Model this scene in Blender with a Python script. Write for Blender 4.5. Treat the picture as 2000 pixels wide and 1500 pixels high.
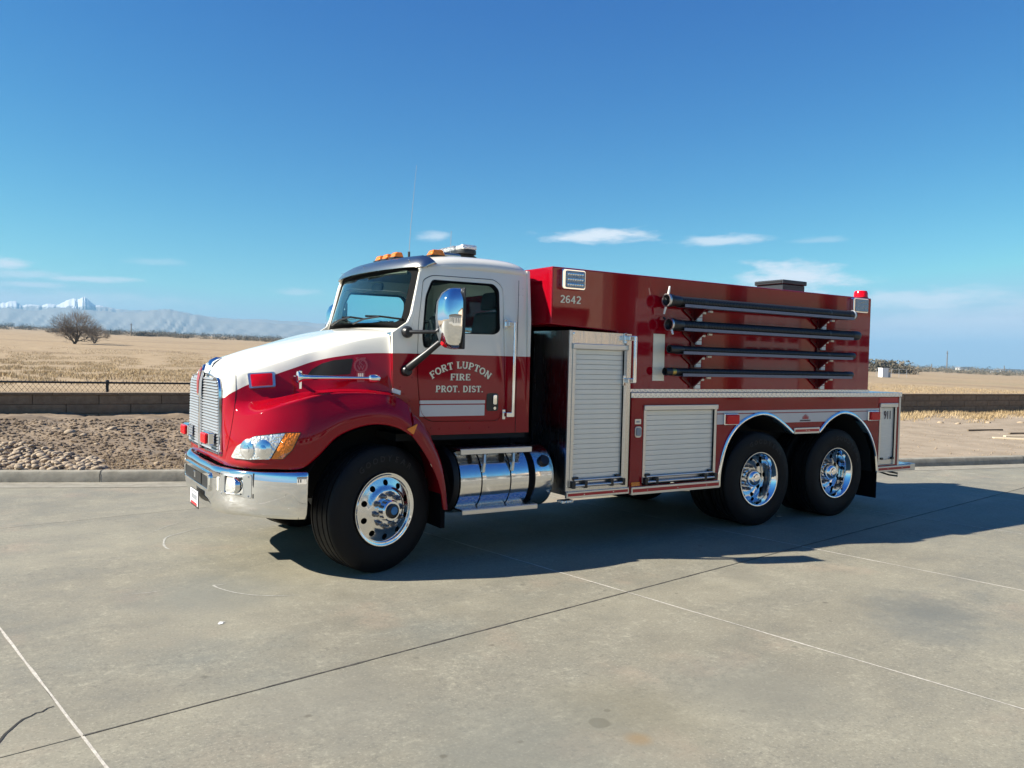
import bpy, math, random
import numpy as np
from mathutils import Vector, Matrix
from mathutils.geometry import delaunay_2d_cdt
from mathutils.bvhtree import BVHTree
PI = math.pi
rnd = random.Random(7)
for o in list(bpy.data.objects):
    bpy.data.objects.remove(o)
SC = bpy.context.scene
COL = SC.collection

# ------------------------------------------------------------------ camera, world, sun, exposure
CAMPOS = Vector((-2.6577, -7.3207, 1.7653)); YAW, PITCH, ROLL, FPX = 0.5648, -0.0286, 0.0250, 1592.65
def cam_axes():
    f = Vector((math.sin(YAW), math.cos(YAW), 0)); r = Vector((math.cos(YAW), -math.sin(YAW), 0)); u = Vector((0, 0, 1))
    f, u = f*math.cos(PITCH) + u*math.sin(PITCH), u*math.cos(PITCH) - f*math.sin(PITCH)
    r, u = r*math.cos(ROLL) + u*math.sin(ROLL), u*math.cos(ROLL) - r*math.sin(ROLL)
    return r, u, f
CR, CU, CF = cam_axes()
cd = bpy.data.cameras.new('camera'); cam = bpy.data.objects.new('camera', cd); COL.objects.link(cam)
m = Matrix((CR, CU, -CF)).transposed().to_4x4(); m.translation = CAMPOS
cam.matrix_world = m
cd.sensor_width = 36; cd.lens = FPX/2000*36; cd.clip_start = .1; cd.clip_end = 60000
SC.camera = cam
SC.render.resolution_x, SC.render.resolution_y = 1024, 768

SUN = Vector((-1.363, .49, 1.0)).normalized()
EL = math.asin(SUN.z); AZ = math.atan2(SUN.x, SUN.y)
sd = bpy.data.lights.new('sun', 'SUN'); sd.energy = 5.0; sd.angle = math.radians(.5); sd.color = (1, .945, .83)
so = bpy.data.objects.new('sun', sd); COL.objects.link(so)
so.rotation_euler = (-SUN).to_track_quat('-Z', 'Y').to_euler(); so.location = (-20, 8, 20)

SC.view_settings.view_transform = 'Standard'; SC.view_settings.look = 'None'
SC.view_settings.exposure = 1.2; SC.view_settings.gamma = 1; SC.view_settings.use_curve_mapping = False

def pix_ray(u, v):
    return (CR*((u-1000)/FPX) - CU*((v-750)/FPX) + CF).normalized()
def pix_on(u, v, ax, val):
    d = pix_ray(u, v); return CAMPOS + d*((val-CAMPOS[ax])/d[ax])

wd = bpy.data.worlds.new('World'); SC.world = wd; wd.use_nodes = True
class NT:
    """tiny node helper"""
    def __init__(s, nt): s.nt = nt; nt.nodes.clear()
    def n(s, t, **k):
        x = s.nt.nodes.new(t)
        for a, b in k.items():
            if a.startswith('i_'):
                key = a[2:]; key = int(key) if key.isdigit() else key.replace('_', ' ')
                s.put(x, key, b)
            else: setattr(x, a, b)
        return x
    def put(s, x, key, b):
        inp = x.inputs[key]
        if isinstance(b, bpy.types.NodeSocket): s.nt.links.new(b, inp)
        elif isinstance(b, bpy.types.Node): s.nt.links.new(b.outputs[0], inp)
        else: inp.default_value = b
    def math(s, op, a, b=0.0, c=None, clamp=False):
        x = s.n('ShaderNodeMath', operation=op, use_clamp=clamp); s.put(x, 0, a); s.put(x, 1, b)
        if c is not None: s.put(x, 2, c)
        return x.outputs[0]
    def vmath(s, op, a, b=None):
        x = s.n('ShaderNodeVectorMath', operation=op); s.put(x, 0, a)
        if b is not None: s.put(x, 1, b)
        return x.outputs['Value'] if op in ('DOT_PRODUCT', 'LENGTH', 'DISTANCE') else x.outputs[0]
    def noise(s, scale, detail=4, rough=.5, vec=None, dist=0):
        x = s.n('ShaderNodeTexNoise'); x.inputs['Scale'].default_value = scale; x.inputs['Detail'].default_value = detail
        x.inputs['Roughness'].default_value = rough; x.inputs['Distortion'].default_value = dist
        if vec is not None: s.put(x, 'Vector', vec)
        return x.outputs['Fac'] if 'Fac' in x.outputs else x.outputs[0]
    def ramp(s, fac, lo, hi, a=0.0, b=1.0, smooth=True):
        x = s.n('ShaderNodeMapRange'); x.interpolation_type = 'SMOOTHSTEP' if smooth else 'LINEAR'
        for k, v in (('Value', fac), ('From Min', lo), ('From Max', hi), ('To Min', a), ('To Max', b)): s.put(x, k, v)
        return x.outputs[0]
    def mix(s, fac, a, b, mode='MIX'):
        x = s.n('ShaderNodeMix', data_type='RGBA', blend_type=mode)
        s.put(x, 0, fac)
        for k, v in ((6, a), (7, b)):
            if isinstance(v, (tuple, list)): v = tuple(v)+((1,) if len(v) == 3 else ())
            s.put(x, k, v)
        return x.outputs[2]
W = NT(wd.node_tree)
sky = W.n('ShaderNodeTexSky', sky_type='NISHITA', sun_disc=False, sun_elevation=EL, sun_rotation=AZ,
          altitude=1500, air_density=1.0, dust_density=.35, ozone_density=2.2)
EXPO = 1.2; SKY = .10
sp_ = W.n('ShaderNodeSeparateColor'); W.put(sp_, 0, sky)
K = 1/(SKY*2**EXPO)
def chan(i, a, p, top): return W.math('MINIMUM', W.math('MULTIPLY', W.math('POWER', sp_.outputs[i], p), a*K), top*K)
hsv = W.n('ShaderNodeCombineColor'); W.put(hsv, 0, chan(0, .017, 2.2, .72)); W.put(hsv, 1, chan(1, .0625, 1.50, .78)); W.put(hsv, 2, chan(2, .202, .75, .86))
gen = W.n('ShaderNodeTexCoord').outputs['Generated']
clouds = None
CL = [(1170, 461, 128, 17, .8), (1408, 469, 92, 13, .6), (1540, 545, 130, 36, .85), (850, 462, 42, 12, .5), (8, 516, 42, 13, .7),
      (175, 545, 85, 7, .55), (60, 556, 70, 8, .45), (40, 535, 90, 10, .4), (1800, 583, 190, 22, .6), (580, 570, 60, 9, .35), (1600, 470, 60, 8, .22),
      (100, 585, 260, 22, .35), (1880, 640, 220, 45, .4), (310, 512, 60, 8, .2)]
sc_ = W.vmath('MULTIPLY', gen, (14, 14, 60)); nz = W.noise(1.6, 5, .6, sc_)
for i, (u, v, w, h, a) in enumerate(CL):
    c = pix_ray(u, v); r = Vector((0, 0, 1)).cross(c).normalized()*-1; r = (r + Vector((0, 0, .03))).normalized(); up = r.cross(c).normalized()
    A = W.math('MULTIPLY', W.vmath('DOT_PRODUCT', gen, tuple(r)), FPX/w)
    B = W.math('MULTIPLY', W.vmath('DOT_PRODUCT', gen, tuple(up)), FPX/h)
    A = W.math('SUBTRACT', A, W.vmath('DOT_PRODUCT', tuple(c), tuple(r))*FPX/w if False else c.dot(r)*FPX/w)
    B = W.math('SUBTRACT', B, c.dot(up)*FPX/h)
    flat = W.math('GREATER_THAN', W.vmath('DOT_PRODUCT', gen, tuple(c)), 0.2)
    d = W.math('ADD', W.math('MULTIPLY', A, A), W.math('MULTIPLY', B, B))
    d = W.math('ADD', W.math('SQRT', d), W.math('MULTIPLY', W.math('SUBTRACT', nz, .5), 1.9))
    mk = W.math('MULTIPLY', W.math('MULTIPLY', W.ramp(d, 1.05, .2), a*1.15), flat)
    clouds = mk if clouds is None else W.math('MAXIMUM', clouds, mk)
wcol = W.mix(clouds, hsv.outputs[0], (1.0*K, 1.03*K, 1.06*K))
bg = W.n('ShaderNodeBackground', i_Color=wcol, i_Strength=SKY)
W.nt.links.new(bg.outputs[0], W.n('ShaderNodeOutputWorld').inputs[0])

# ------------------------------------------------------------------ materials
M = {}
def mat(name, col=(.5, .5, .5), rough=.5, metal=0.0, build=None, **k):
    mm = bpy.data.materials.new(name); mm.use_nodes = True
    t = NT(mm.node_tree); out = t.n('ShaderNodeOutputMaterial'); b = t.n('ShaderNodeBsdfPrincipled')
    t.nt.links.new(b.outputs[0], out.inputs[0])
    b.inputs['Base Color'].default_value = (*col, 1); b.inputs['Roughness'].default_value = rough; b.inputs['Metallic'].default_value = metal
    for a, v in k.items(): b.inputs[a.replace('_', ' ')].default_value = v
    if build: build(t, b)
    M[name] = mm; return mm
def obj_co(t): return t.n('ShaderNodeTexCoord').outputs['Object']
def bump(t, b, h, strength=.3, dist=.01):
    x = t.n('ShaderNodeBump', i_Strength=strength, i_Distance=dist); t.put(x, 'Height', h); t.put(b, 'Normal', x.outputs[0])
RED = (.30, .0020, .010); WHITE = (.81, .77, .67)
def red_build(t, b):
    co = obj_co(t); n = t.noise(3, 3, .5, co)
    t.put(b, 'Base Color', t.mix(t.ramp(n, .3, .7), RED, (.27, .0018, .009)))
    t.put(b, 'Roughness', t.ramp(t.noise(30, 4, .6, co), .3, .8, .015, .05))
def paint(name, **k):
    return mat(name, RED, .08, 0, red_build, Coat_Weight=.1, Coat_Roughness=.03, Specular_IOR_Level=.40)
paint('red_paint')
def split_build(pts):
    def f(t, b):
        co = obj_co(t); s = t.n('ShaderNodeSeparateXYZ'); t.put(s, 0, co)
        xn = t.ramp(s.outputs[0], -1.3, 1.7, 0, 1, False)
        fc = t.n('ShaderNodeFloatCurve'); cm = fc.mapping; c = cm.curves[0]
        P = [((x+1.3)/3.0, (z-1.0)/1.2) for x, z in pts]
        c.points[0].location = P[0]; c.points[1].location = P[-1]
        for p in P[1:-1]: c.points.new(*p)
        for p in c.points: p.handle_type = 'AUTO'
        cm.update(); t.put(fc, 'Value', xn)
        zz = t.ramp(s.outputs[2], 1.0, 2.2, 0, 1, False)
        k = t.ramp(t.math('SUBTRACT', zz, fc.outputs[0]), -.0012, .0012)
        dirt = t.ramp(t.noise(2.5, 5, .6, co), .45, .8, 0, .12)
        wc = t.mix(dirt, WHITE, (.6, .58, .53))
        t.put(b, 'Base Color', t.mix(k, RED, wc))
        t.put(b, 'Roughness', t.ramp(t.noise(30, 4, .6, co), .3, .8, .02, .06))
    return f
SPL = [(-1.3, 1.40), (-1.13, 1.405), (-1.09, 1.44), (-1.04, 1.472), (-.97, 1.51), (-.744, 1.604), (-.6, 1.66), (-.4, 1.732), (-.2, 1.775), (-.04, 1.796), (.15, 1.803), (.6, 1.805), (1.7, 1.805)]
mat('two_tone_paint', RED, .08, 0, split_build(SPL), Coat_Weight=.1, Specular_IOR_Level=.36, Coat_Roughness=.03)
mat('white_paint', WHITE, .1, Coat_Weight=.5, Coat_Roughness=.03)
mat('chrome', (.86, .87, .88), .035, 1)
mat('wheel_polish', (.80, .80, .80), .15, 1)
mat('lug_steel', (.20, .20, .21), .32, .9)
def scuffed(c, r0, r1, sc=(8, 8, 8)):
    def f(t, b):
        co = t.vmath('MULTIPLY', obj_co(t), sc); n = t.noise(3, 5, .65, co)
        t.put(b, 'Roughness', t.ramp(n, .3, .75, r0, r1)); t.put(b, 'Base Color', t.mix(t.ramp(n, .2, .9), c, tuple(x*.86 for x in c)))
    return f
mat('polished_aluminium', (.75, .76, .77), .12, 1, scuffed((.78, .79, .8), .08, .2))
mat('brushed_aluminium', (.62, .63, .63), .35, 1, scuffed((.66, .66, .65), .28, .42, (1, 1, 60)))
mat('slat_aluminium', (.62, .63, .62), .42, .35, scuffed((.80, .78, .70), .36, .5, (2, 2, 50)))
mat('cabinet_aluminium', (.6, .6, .6), .22, 1, scuffed((.6, .6, .6), .16, .3, (30, 30, 1)))
def diamond(t, b):
    co = obj_co(t); s = t.n('ShaderNodeSeparateXYZ'); t.put(s, 0, co)
    yz = t.math('ADD', s.outputs[1], s.outputs[2])
    def w(sg):
        a = t.math('SINE', t.math('MULTIPLY', t.math('ADD', s.outputs[0], t.math('MULTIPLY', yz, sg)), 190))
        c = t.math('SINE', t.math('MULTIPLY', t.math('SUBTRACT', s.outputs[0], t.math('MULTIPLY', yz, sg)), 95))
        return t.math('MULTIPLY', t.ramp(a, .3, .9), t.ramp(c, .0, .6))
    bump(t, b, t.math('MAXIMUM', w(1), w(-1)), .8, .003)
mat('grille_silver', (.44, .44, .45), .35, .6)
mat('diamond_plate', (.72, .73, .74), .2, 1, diamond)
mat('visor_metal', (.50, .47, .42), .24, 1)
mat('black_rubber', (.004, .004, .0045), .85, Specular_IOR_Level=.12)
def tyre_build(t, b):
    n = t.noise(6, 5, .6, obj_co(t)); t.put(b, 'Base Color', t.mix(t.ramp(n, .3, .8), (.005, .005, .0055), (.013, .012, .011)))
    t.put(b, 'Roughness', t.ramp(n, .3, .8, .5, .75))
mat('tyre_rubber', (.014, .014, .015), .6, 0, tyre_build, Specular_IOR_Level=.2)
mat('black_plastic', (.014, .014, .015), .38)
mat('black_frame', (.008, .008, .009), .6)
mat('liner_black', (.006, .006, .006), .8)
mat('hatch_grey', (.03, .033, .038), .3)
mat('interior', (.03, .028, .027), .8)
mat('headliner', (.10, .095, .09), .9)
mat('seat_cloth', (.035, .035, .04), .9)
mat('glass', (.80, .93, .92), 0.0, 0, None, Transmission_Weight=1.0, IOR=1.12)
mat('windscreen_glass', (.62, .86, .88), 0.0, 0, None, Transmission_Weight=1.0, IOR=1.22)
mat('lens_clear', (.93, .95, .96), .02, 0, None, Transmission_Weight=.9, IOR=1.3)
mat('lamp_silver', (.85, .86, .88), .12, 1)
def lampcell(t, b):
    v = t.n('ShaderNodeTexVoronoi'); v.inputs['Scale'].default_value = 55; t.put(v, 'Vector', obj_co(t)); bump(t, b, v.outputs[0], .7, .01)
mat('lamp_facets', (.85, .84, .80), .14, .6, lampcell)
mat('scene_lens', (.30, .33, .36), .12, .6, lampcell)
mat('amber_lens', (.85, .22, .01), .12, 0, lampcell, Coat_Weight=.5)
def lensribs(t, b):
    v = t.n('ShaderNodeTexVoronoi'); v.inputs['Scale'].default_value = 40; t.put(v, 'Vector', obj_co(t)); bump(t, b, v.outputs[0], .15, .004)
mat('red_lens', (.70, .003, .012), .12, 0, lensribs, Coat_Weight=.15, Specular_IOR_Level=.3)
mat('silver_stripe', (.60, .575, .55), .35, .1)
mat('stripe_red', (.52, .012, .02), .3)
mat('letter_gold', (.86, .80, .62), .45)
mat('letter_shadow', (.015, .01, .01), .4)
mat('decal_dark', (.06, .03, .04), .4)
mat('emblem_red', (.30, .05, .055), .3)
mat('badge_white', (.75, .75, .72), .4)
mat('cream_panel', (.80, .74, .58), .06, 0, None, Coat_Weight=.5)
mat('plate_white', (.8, .8, .8), .4)
mat('blue_hub', (.02, .18, .40), .3)
mat('grey_box', (.28, .29, .31), .5)
mat('hose_rubber', (.012, .012, .014), .42)
mat('coupling_black', (.03, .03, .032), .35, .3)
mat('bracket_maroon', (.10, .002, .005), .3)
mat('tray_metal', (.16, .18, .25), .4, .8)
mat('bracket_white', (.88, .86, .80), .5)
mat('brass', (.45, .33, .10), .3, 1)

JOINT_TH = math.radians(9.6); JC, JS = math.cos(JOINT_TH), math.sin(JOINT_TH)
def spot(t, co, p, r0, r1, wob=0.0, nz=None):
    d = t.vmath('DISTANCE', co, (p[0], p[1], 0))
    if wob: d = t.math('ADD', d, t.math('MULTIPLY', t.math('SUBTRACT', nz, .5), wob))
    return t.ramp(d, r1, r0)
def concrete(t, b):
    g = t.n('ShaderNodeNewGeometry').outputs['Position']
    co = t.vmath('MULTIPLY', g, (1, 1, 0))
    st = t.n('ShaderNodeVectorRotate', rotation_type='Z_AXIS', i_Angle=-JOINT_TH); t.put(st, 'Vector', co)
    sv = t.vmath('MULTIPLY', st.outputs[0], (.35, 1.5, 1))
    big = t.noise(.45, 5, .6, co); strk = t.noise(1.1, 5, .62, sv); mid = t.noise(2.6, 7, .7, co); fine = t.noise(60, 4, .75, co); fine2 = t.noise(18, 5, .75, co)
    c = t.mix(t.ramp(big, .34, .66), (.265, .246, .21), (.335, .313, .266))
    c = t.mix(t.ramp(strk, .36, .68, 0, .55), c, (.235, .226, .205))
    c = t.mix(t.ramp(t.noise(.8, 4, .6, t.vmath('ADD', co, (7, 3, 0))), .55, .72, 0, .45), c, (.44, .34, .28))
    c = t.mix(t.ramp(t.noise(.55, 4, .6, t.vmath('ADD', co, (1, 31, 0))), .55, .75, 0, .55), c, (.20, .215, .215))
    c = t.mix(t.ramp(mid, .48, .72, 0, .30), c, (.39, .37, .32))
    c = t.mix(t.ramp(mid, .46, .32, 0, .28), c, (.20, .195, .18))
    c = t.mix(t.math('MULTIPLY', t.ramp(fine2, .52, .64), t.ramp(mid, .40, .6, 0, .5)), c, (.46, .437, .375))
    c = t.mix(t.math('MULTIPLY', t.ramp(fine2, .47, .36), t.ramp(strk, .35, .6, 0, .6)), c, (.17, .165, .15))
    c = t.mix(t.math('MULTIPLY', t.ramp(fine, .55, .66), .75), c, (.17, .16, .14))
    c = t.mix(t.math('MULTIPLY', t.ramp(fine, .45, .34), .65), c, (.47, .45, .40))
    n5 = t.noise(5, 4, .6, co)
    for p, r0, r1, wob, col, amt in (((3.15, -3.90), .05, .62, .5, (.15, .16, .165), .6), ((2.75, -4.2), .1, .5, .5, (.17, .18, .185), .45),
            ((-.144, -4.235), .045, .06, .07, (.10, .09, .07), .85), ((-.022, -4.142), .012, .02, .02, (.1, .09, .07), .8),
            ((-.091, -4.457), .02, .09, .06, (.38, .22, .08), .75), ((.05, -4.2), .1, .6, .4, (.22, .20, .15), .5), ((.9, -4.35), .1, .7, .5, (.19, .19, .18), .5),
            ((-1.3, -1.1), .1, .8, .7, (.20, .21, .21), .5), ((-1.2, -3.4), .1, .7, .6, (.24, .235, .22), .4), ((2.7, -2.6), .05, .35, .4, (.2, .19, .17), .5),
            ((-.6, -4.3), .1, .9, .7, (.21, .215, .205), .55)):
        c = t.mix(t.math('MULTIPLY', spot(t, co, p, r0, r1, wob, n5), amt), c, col)
    for k in range(26):   # small drips and scuffs
        p = (rnd.uniform(-2, 6), rnd.uniform(-5, -1.6)); c = t.mix(t.math('MULTIPLY', spot(t, co, p, .008, rnd.uniform(.015, .035), .03, fine2), rnd.uniform(.3, .7)), c, (.13, .12, .10))
    oi = t.n('ShaderNodeObjectInfo').outputs['Random']; tone = t.n('ShaderNodeCombineColor')
    for q in range(3): t.put(tone, q, t.ramp(oi, 0, 1, .93, 1.07, False))
    c = t.mix(1.0, c, tone.outputs[0], 'MULTIPLY')
    c = t.mix(1.0, c, (.79, .768, .66), 'MULTIPLY')
    t.put(b, 'Base Color', c)
    t.put(b, 'Roughness', t.ramp(mid, .3, .7, .62, .85))
    bump(t, b, t.math('ADD', t.math('MULTIPLY', fine, .4), fine2), .22, .004)
mat('concrete', (.36, .34, .3), .8, 0, concrete)
def noisy(c0, c1, sc, rough=.9, bs=.4, bd=.02, detail=6):
    def f(t, b):
        co = obj_co(t); n = t.noise(sc, detail, .65, co)
        t.put(b, 'Base Color', t.mix(t.ramp(n, .3, .7), c0, c1)); bump(t, b, n, bs, bd)
    return f
mat('kerb_concrete', (0.234, 0.218, 0.195), .9, 0, noisy((0.211, 0.191, 0.148), (0.312, 0.285, 0.226), 5))
mat('joint_filler', (0.336, 0.316, 0.282), .9, 0, noisy((0.40, 0.36, 0.30), (0.58, 0.54, 0.46), 30))
mat('joint_dark', (.05, .045, .04), .9, 0, noisy((.035, .03, .025), (.12, .11, .09), 14))
mat('scrape', (.52, .5, .45), .9, 0, noisy((.30, .285, .245), (.46, .44, .39), 25))
mat('crack_dark', (.03, .028, .025), .95)
mat('paper', (.8, .8, .78), .8)
def dirt_build(t, b):
    co = obj_co(t); n = t.noise(1.5, 6, .65, co); sx = t.n('ShaderNodeSeparateXYZ'); t.put(sx, 0, co)
    n2 = t.noise(.35, 4, .6, co); k = t.ramp(t.math('ADD', sx.outputs[0], t.math('MULTIPLY', n2, 4)), 3, 11)
    c = t.mix(t.ramp(n, .3, .7), (.145, .102, .064), (.255, .188, .123)); c2 = t.mix(t.ramp(n, .3, .7), (.255, .195, .13), (.345, .27, .19))
    t.put(b, 'Base Color', t.mix(k, c, c2)); bump(t, b, n, .8, .05)
mat('dirt', (.3, .2, .1), 1, 0, dirt_build)
def field(t, b):
    g = t.n('ShaderNodeNewGeometry').outputs['Position']
    co = t.vmath('MULTIPLY', g, (1, 1, 0))
    rot = t.n('ShaderNodeVectorRotate', rotation_type='Z_AXIS', i_Angle=.75); t.put(rot, 'Vector', co)
    lng = t.vmath('MULTIPLY', rot.outputs[0], (.25, 1, 1))
    n1 = t.noise(.02, 6, .6, lng); n2 = t.noise(.3, 6, .7, co); n3 = t.noise(.004, 5, .6, lng)
    c = t.mix(t.ramp(n2, .3, .7), (0.265, 0.182, 0.098), (0.385, 0.278, 0.160))
    c = t.mix(t.ramp(n1, .5, .64, 0, .6), c, (0.198, 0.132, 0.074))
    c = t.mix(t.ramp(n3, .52, .66, 0, .6), c, (0.248, 0.194, 0.104))
    t.put(b, 'Base Color', c); bump(t, b, n2, .6, .3)
mat('field', (.4, .3, .17), 1, 0, field)
mat('dry_grass', (0.344, 0.275, 0.163), 1, 0, noisy((0.278, 0.189, 0.091), (0.508, 0.386, 0.224), .8, bs=0))
def block_build(t, b):
    co = obj_co(t); n = t.noise(6, 6, .65, co); oi = t.n('ShaderNodeObjectInfo').outputs['Random']
    c = t.mix(t.ramp(n, .3, .7), (.17, .118, .072), (.27, .195, .125)); t.put(b, 'Base Color', t.mix(t.ramp(oi, 0, 1, 0, .45, False), c, (.13, .10, .07))); bump(t, b, n, .8, .02)
mat('block', (.2, .15, .1), .95, 0, block_build)
mat('fence_black', (.02, .02, .02), .5)
mat('rock', (0.312, 0.265, 0.211), .85, 0, noisy((0.265, 0.199, 0.129), (0.437, 0.343, 0.242), 7))
mat('bark', (.10, .085, .07), .95, 0, noisy((.06, .05, .04), (.14, .12, .10), 3))
mat('twig', (.15, .12, .095), .95)
mat('scrub', (.14, .12, .085), 1, 0, noisy((.09, .085, .06), (.2, .16, .11), .1))
mat('wood_pale', (.62, .52, .36), .8); mat('wood_dark', (.16, .12, .08), .85)
mat('house_white', (.8, .79, .76), .7); mat('house_tan', (.5, .42, .33), .8); mat('roof_grey', (.2, .19, .18), .8); mat('window_dark', (.03, .035, .04), .1)
mat('stucco', (.48, .36, .26), .9, 0, noisy((.54, .42, .31), (.64, .51, .39), 2, bs=.2))
mat('stucco_light', (.62, .57, .5), .9); mat('bay_door', (.62, .61, .58), .5); mat('bay_glass', (.02, .025, .03), .05)
mat('brown_trim', (.12, .07, .045), .7)
def mtn(t, b):
    g = t.n('ShaderNodeNewGeometry').outputs['Position']; s = t.n('ShaderNodeSeparateXYZ'); t.put(s, 0, g)
    at = t.n('ShaderNodeAttribute', attribute_name='relh').outputs['Fac']
    n = t.noise(.004, 7, .7, g)
    k = t.ramp(t.math('ADD', at, t.math('MULTIPLY', t.math('SUBTRACT', n, .5), .75)), .48, .62)
    t.put(b, 'Base Color', t.mix(k, (.23, .215, .19), (.66, .66, .66)))
mat('mountain', (.1, .12, .13), 1, 0, mtn)

# ------------------------------------------------------------------ mesh helpers
class MB:
    def __init__(s): s.v = []; s.f = []; s.mi = []; s.cur = 0
    def add(s, vs, fs):
        o = len(s.v); s.v += [tuple(p) for p in vs]; s.f += [tuple(i+o for i in f) for f in fs]; s.mi += [s.cur]*len(fs); return s
    def box(s, x0, x1, y0, y1, z0, z1):
        return s.add([(x0,y0,z0),(x1,y0,z0),(x1,y1,z0),(x0,y1,z0),(x0,y0,z1),(x1,y0,z1),(x1,y1,z1),(x0,y1,z1)],
                     [(0,3,2,1),(4,5,6,7),(0,1,5,4),(1,2,6,5),(2,3,7,6),(3,0,4,7)])
    def tube(s, pts, r, n=10, cap=True):
        pts = [Vector(p) for p in pts]; R_ = r if isinstance(r, (list, tuple)) else [r]*len(pts)
        vs, fs = [], []; up = None
        for i, p in enumerate(pts):
            d = (pts[min(i+1, len(pts)-1)]-pts[max(i-1, 0)]).normalized()
            if up is None: up = d.orthogonal().normalized()
            up = (up - d*up.dot(d)); up = up.normalized() if up.length > 1e-6 else d.orthogonal().normalized()
            w = d.cross(up)
            for k in range(n):
                a = 2*PI*k/n; vs.append(p + (up*math.cos(a)+w*math.sin(a))*R_[i])
        for i in range(len(pts)-1):
            for k in range(n):
                a, b = i*n+k, i*n+(k+1) % n; fs.append((a, b, b+n, a+n))
        if cap: fs.append(tuple(range(n-1, -1, -1))); e = (len(pts)-1)*n; fs.append(tuple(range(e, e+n)))
        return s.add(vs, fs)
    def lathe(s, prof, axis='y', c=(0, 0, 0), n=48, closed=False):
        """prof: list of (radius, offset along axis)"""
        vs, fs = [], []
        for r, a in prof:
            for k in range(n):
                t = 2*PI*k/n; p, q = r*math.cos(t), r*math.sin(t)
                vs.append((c[0]+p, c[1]+a, c[2]+q) if axis == 'y' else (c[0]+a, c[1]+p, c[2]+q) if axis == 'x' else (c[0]+p, c[1]+q, c[2]+a))
        m_ = len(prof)
        for i in range(m_ if closed else m_-1):
            j = (i+1) % m_
            for k in range(n): fs.append((i*n+k, i*n+(k+1) % n, j*n+(k+1) % n, j*n+k))
        return s.add(vs, fs)
    def prism(s, poly, fmap, d0, d1):
        """poly in (u,v), extruded from depth d0 to d1 through fmap(u,v,d)"""
        n = len(poly); vs = [fmap(u, v, d0) for u, v in poly]+[fmap(u, v, d1) for u, v in poly]
        return s.add(vs, [tuple(range(n)), tuple(range(2*n-1, n-1, -1))]+[(i, i+n, (i+1) % n+n, (i+1) % n) for i in range(n)])
    def mirror_y(s):
        o = len(s.v); nf = len(s.f)
        s.v += [(x, -y, z) for x, y, z in s.v]; s.f += [tuple(i+o for i in reversed(f)) for f in s.f[:nf]]; s.mi += s.mi[:nf]; return s
    def build(s, name, material, parent=None, smooth=None, bevel=0, seg=2, fix=True):
        me = bpy.data.meshes.new(name); me.from_pydata(s.v, [], s.f)
        for mm in (material if isinstance(material, (list, tuple)) else [material]): me.materials.append(M[mm])
        if isinstance(material, (list, tuple)): me.polygons.foreach_set('material_index', s.mi)
        if fix:
            import bmesh
            bm = bmesh.new(); bm.from_mesh(me); bmesh.ops.recalc_face_normals(bm, faces=bm.faces); bm.to_mesh(me); bm.free()
        if smooth is not None:
            me.shade_smooth(); me.set_sharp_from_angle(angle=math.radians(smooth))
        o = bpy.data.objects.new(name, me); COL.objects.link(o)
        if parent is not None: o.parent = parent
        if bevel:
            b = o.modifiers.new('bevel', 'BEVEL'); b.width = bevel; b.segments = seg; b.limit_method = 'ANGLE'; b.angle_limit = math.radians(40)
            b.harden_normals = True
        return o
def tag(o, label, cat, group=None):
    o['label'] = label; o['category'] = cat
    if group: o['group'] = group
    return o
def struct(o): o['kind'] = 'structure'; return o
def empty(name, loc=(0, 0, 0)):
    o = bpy.data.objects.new(name, None); o.location = loc; o.empty_display_size = .2; COL.objects.link(o); return o
def copy_tree(o, parent=None):
    c = o.copy(); COL.objects.link(c); c.parent = parent
    for ch in list(o.children): copy_tree(ch, c)
    return c
def inpoly(p, poly):
    x, y = p; r = False; j = len(poly)-1
    for i in range(len(poly)):
        (xi, yi), (xj, yj) = poly[i], poly[j]
        if (yi > y) != (yj > y) and x < (xj-xi)*(y-yi)/(yj-yi)+xi: r = not r
        j = i
    return r
def cdt(outline, holes=(), step=None):
    vs, es = [], []
    for lp in [outline]+list(holes):
        o = len(vs); vs += [Vector(p) for p in lp]; es += [(o+i, o+(i+1) % len(lp)) for i in range(len(lp))]
    if step:
        xs = [p[0] for p in outline]; ys = [p[1] for p in outline]
        nx = int((max(xs)-min(xs))/step); ny = int((max(ys)-min(ys))/step)
        for i in range(1, nx):
            for j in range(1, ny):
                p = (min(xs)+i*step, min(ys)+j*step)
                if inpoly(p, outline) and not any(inpoly(p, h) for h in holes): vs.append(Vector(p))
    r = delaunay_2d_cdt(vs, es, [], 0, 1e-7)
    pv = [tuple(p) for p in r[0]]; tris = []
    for f in r[2]:
        c = (sum(pv[i][0] for i in f)/3, sum(pv[i][1] for i in f)/3)
        if inpoly(c, outline) and not any(inpoly(c, h) for h in holes): tris.append(tuple(f))
    return pv, tris
def plate(mb, outline, holes, fmap, d0, d1, step=None):
    pv, tris = cdt(outline, holes, step); n = len(pv)
    fs = list(tris)+[tuple(i+n for i in reversed(t)) for t in tris]
    cnt = {}
    for t in tris:
        for a, b in ((t[0], t[1]), (t[1], t[2]), (t[2], t[0])): cnt[(a, b)] = 1
    for (a, b) in list(cnt):
        if (b, a) not in cnt: fs.append((b, a, a+n, b+n))
    return mb.add([fmap(u, v, d0) for u, v in pv]+[fmap(u, v, d1) for u, v in pv], fs)
def rrect(x0, x1, z0, z1, r, n=5):
    P = []
    for cx, cz, a in ((x1-r, z1-r, 0), (x0+r, z1-r, 90), (x0+r, z0+r, 180), (x1-r, z0+r, 270)):
        for k in range(n+1):
            t = math.radians(a+90*k/n); P.append((cx+r*math.cos(t), cz+r*math.sin(t)))
    return P
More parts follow.
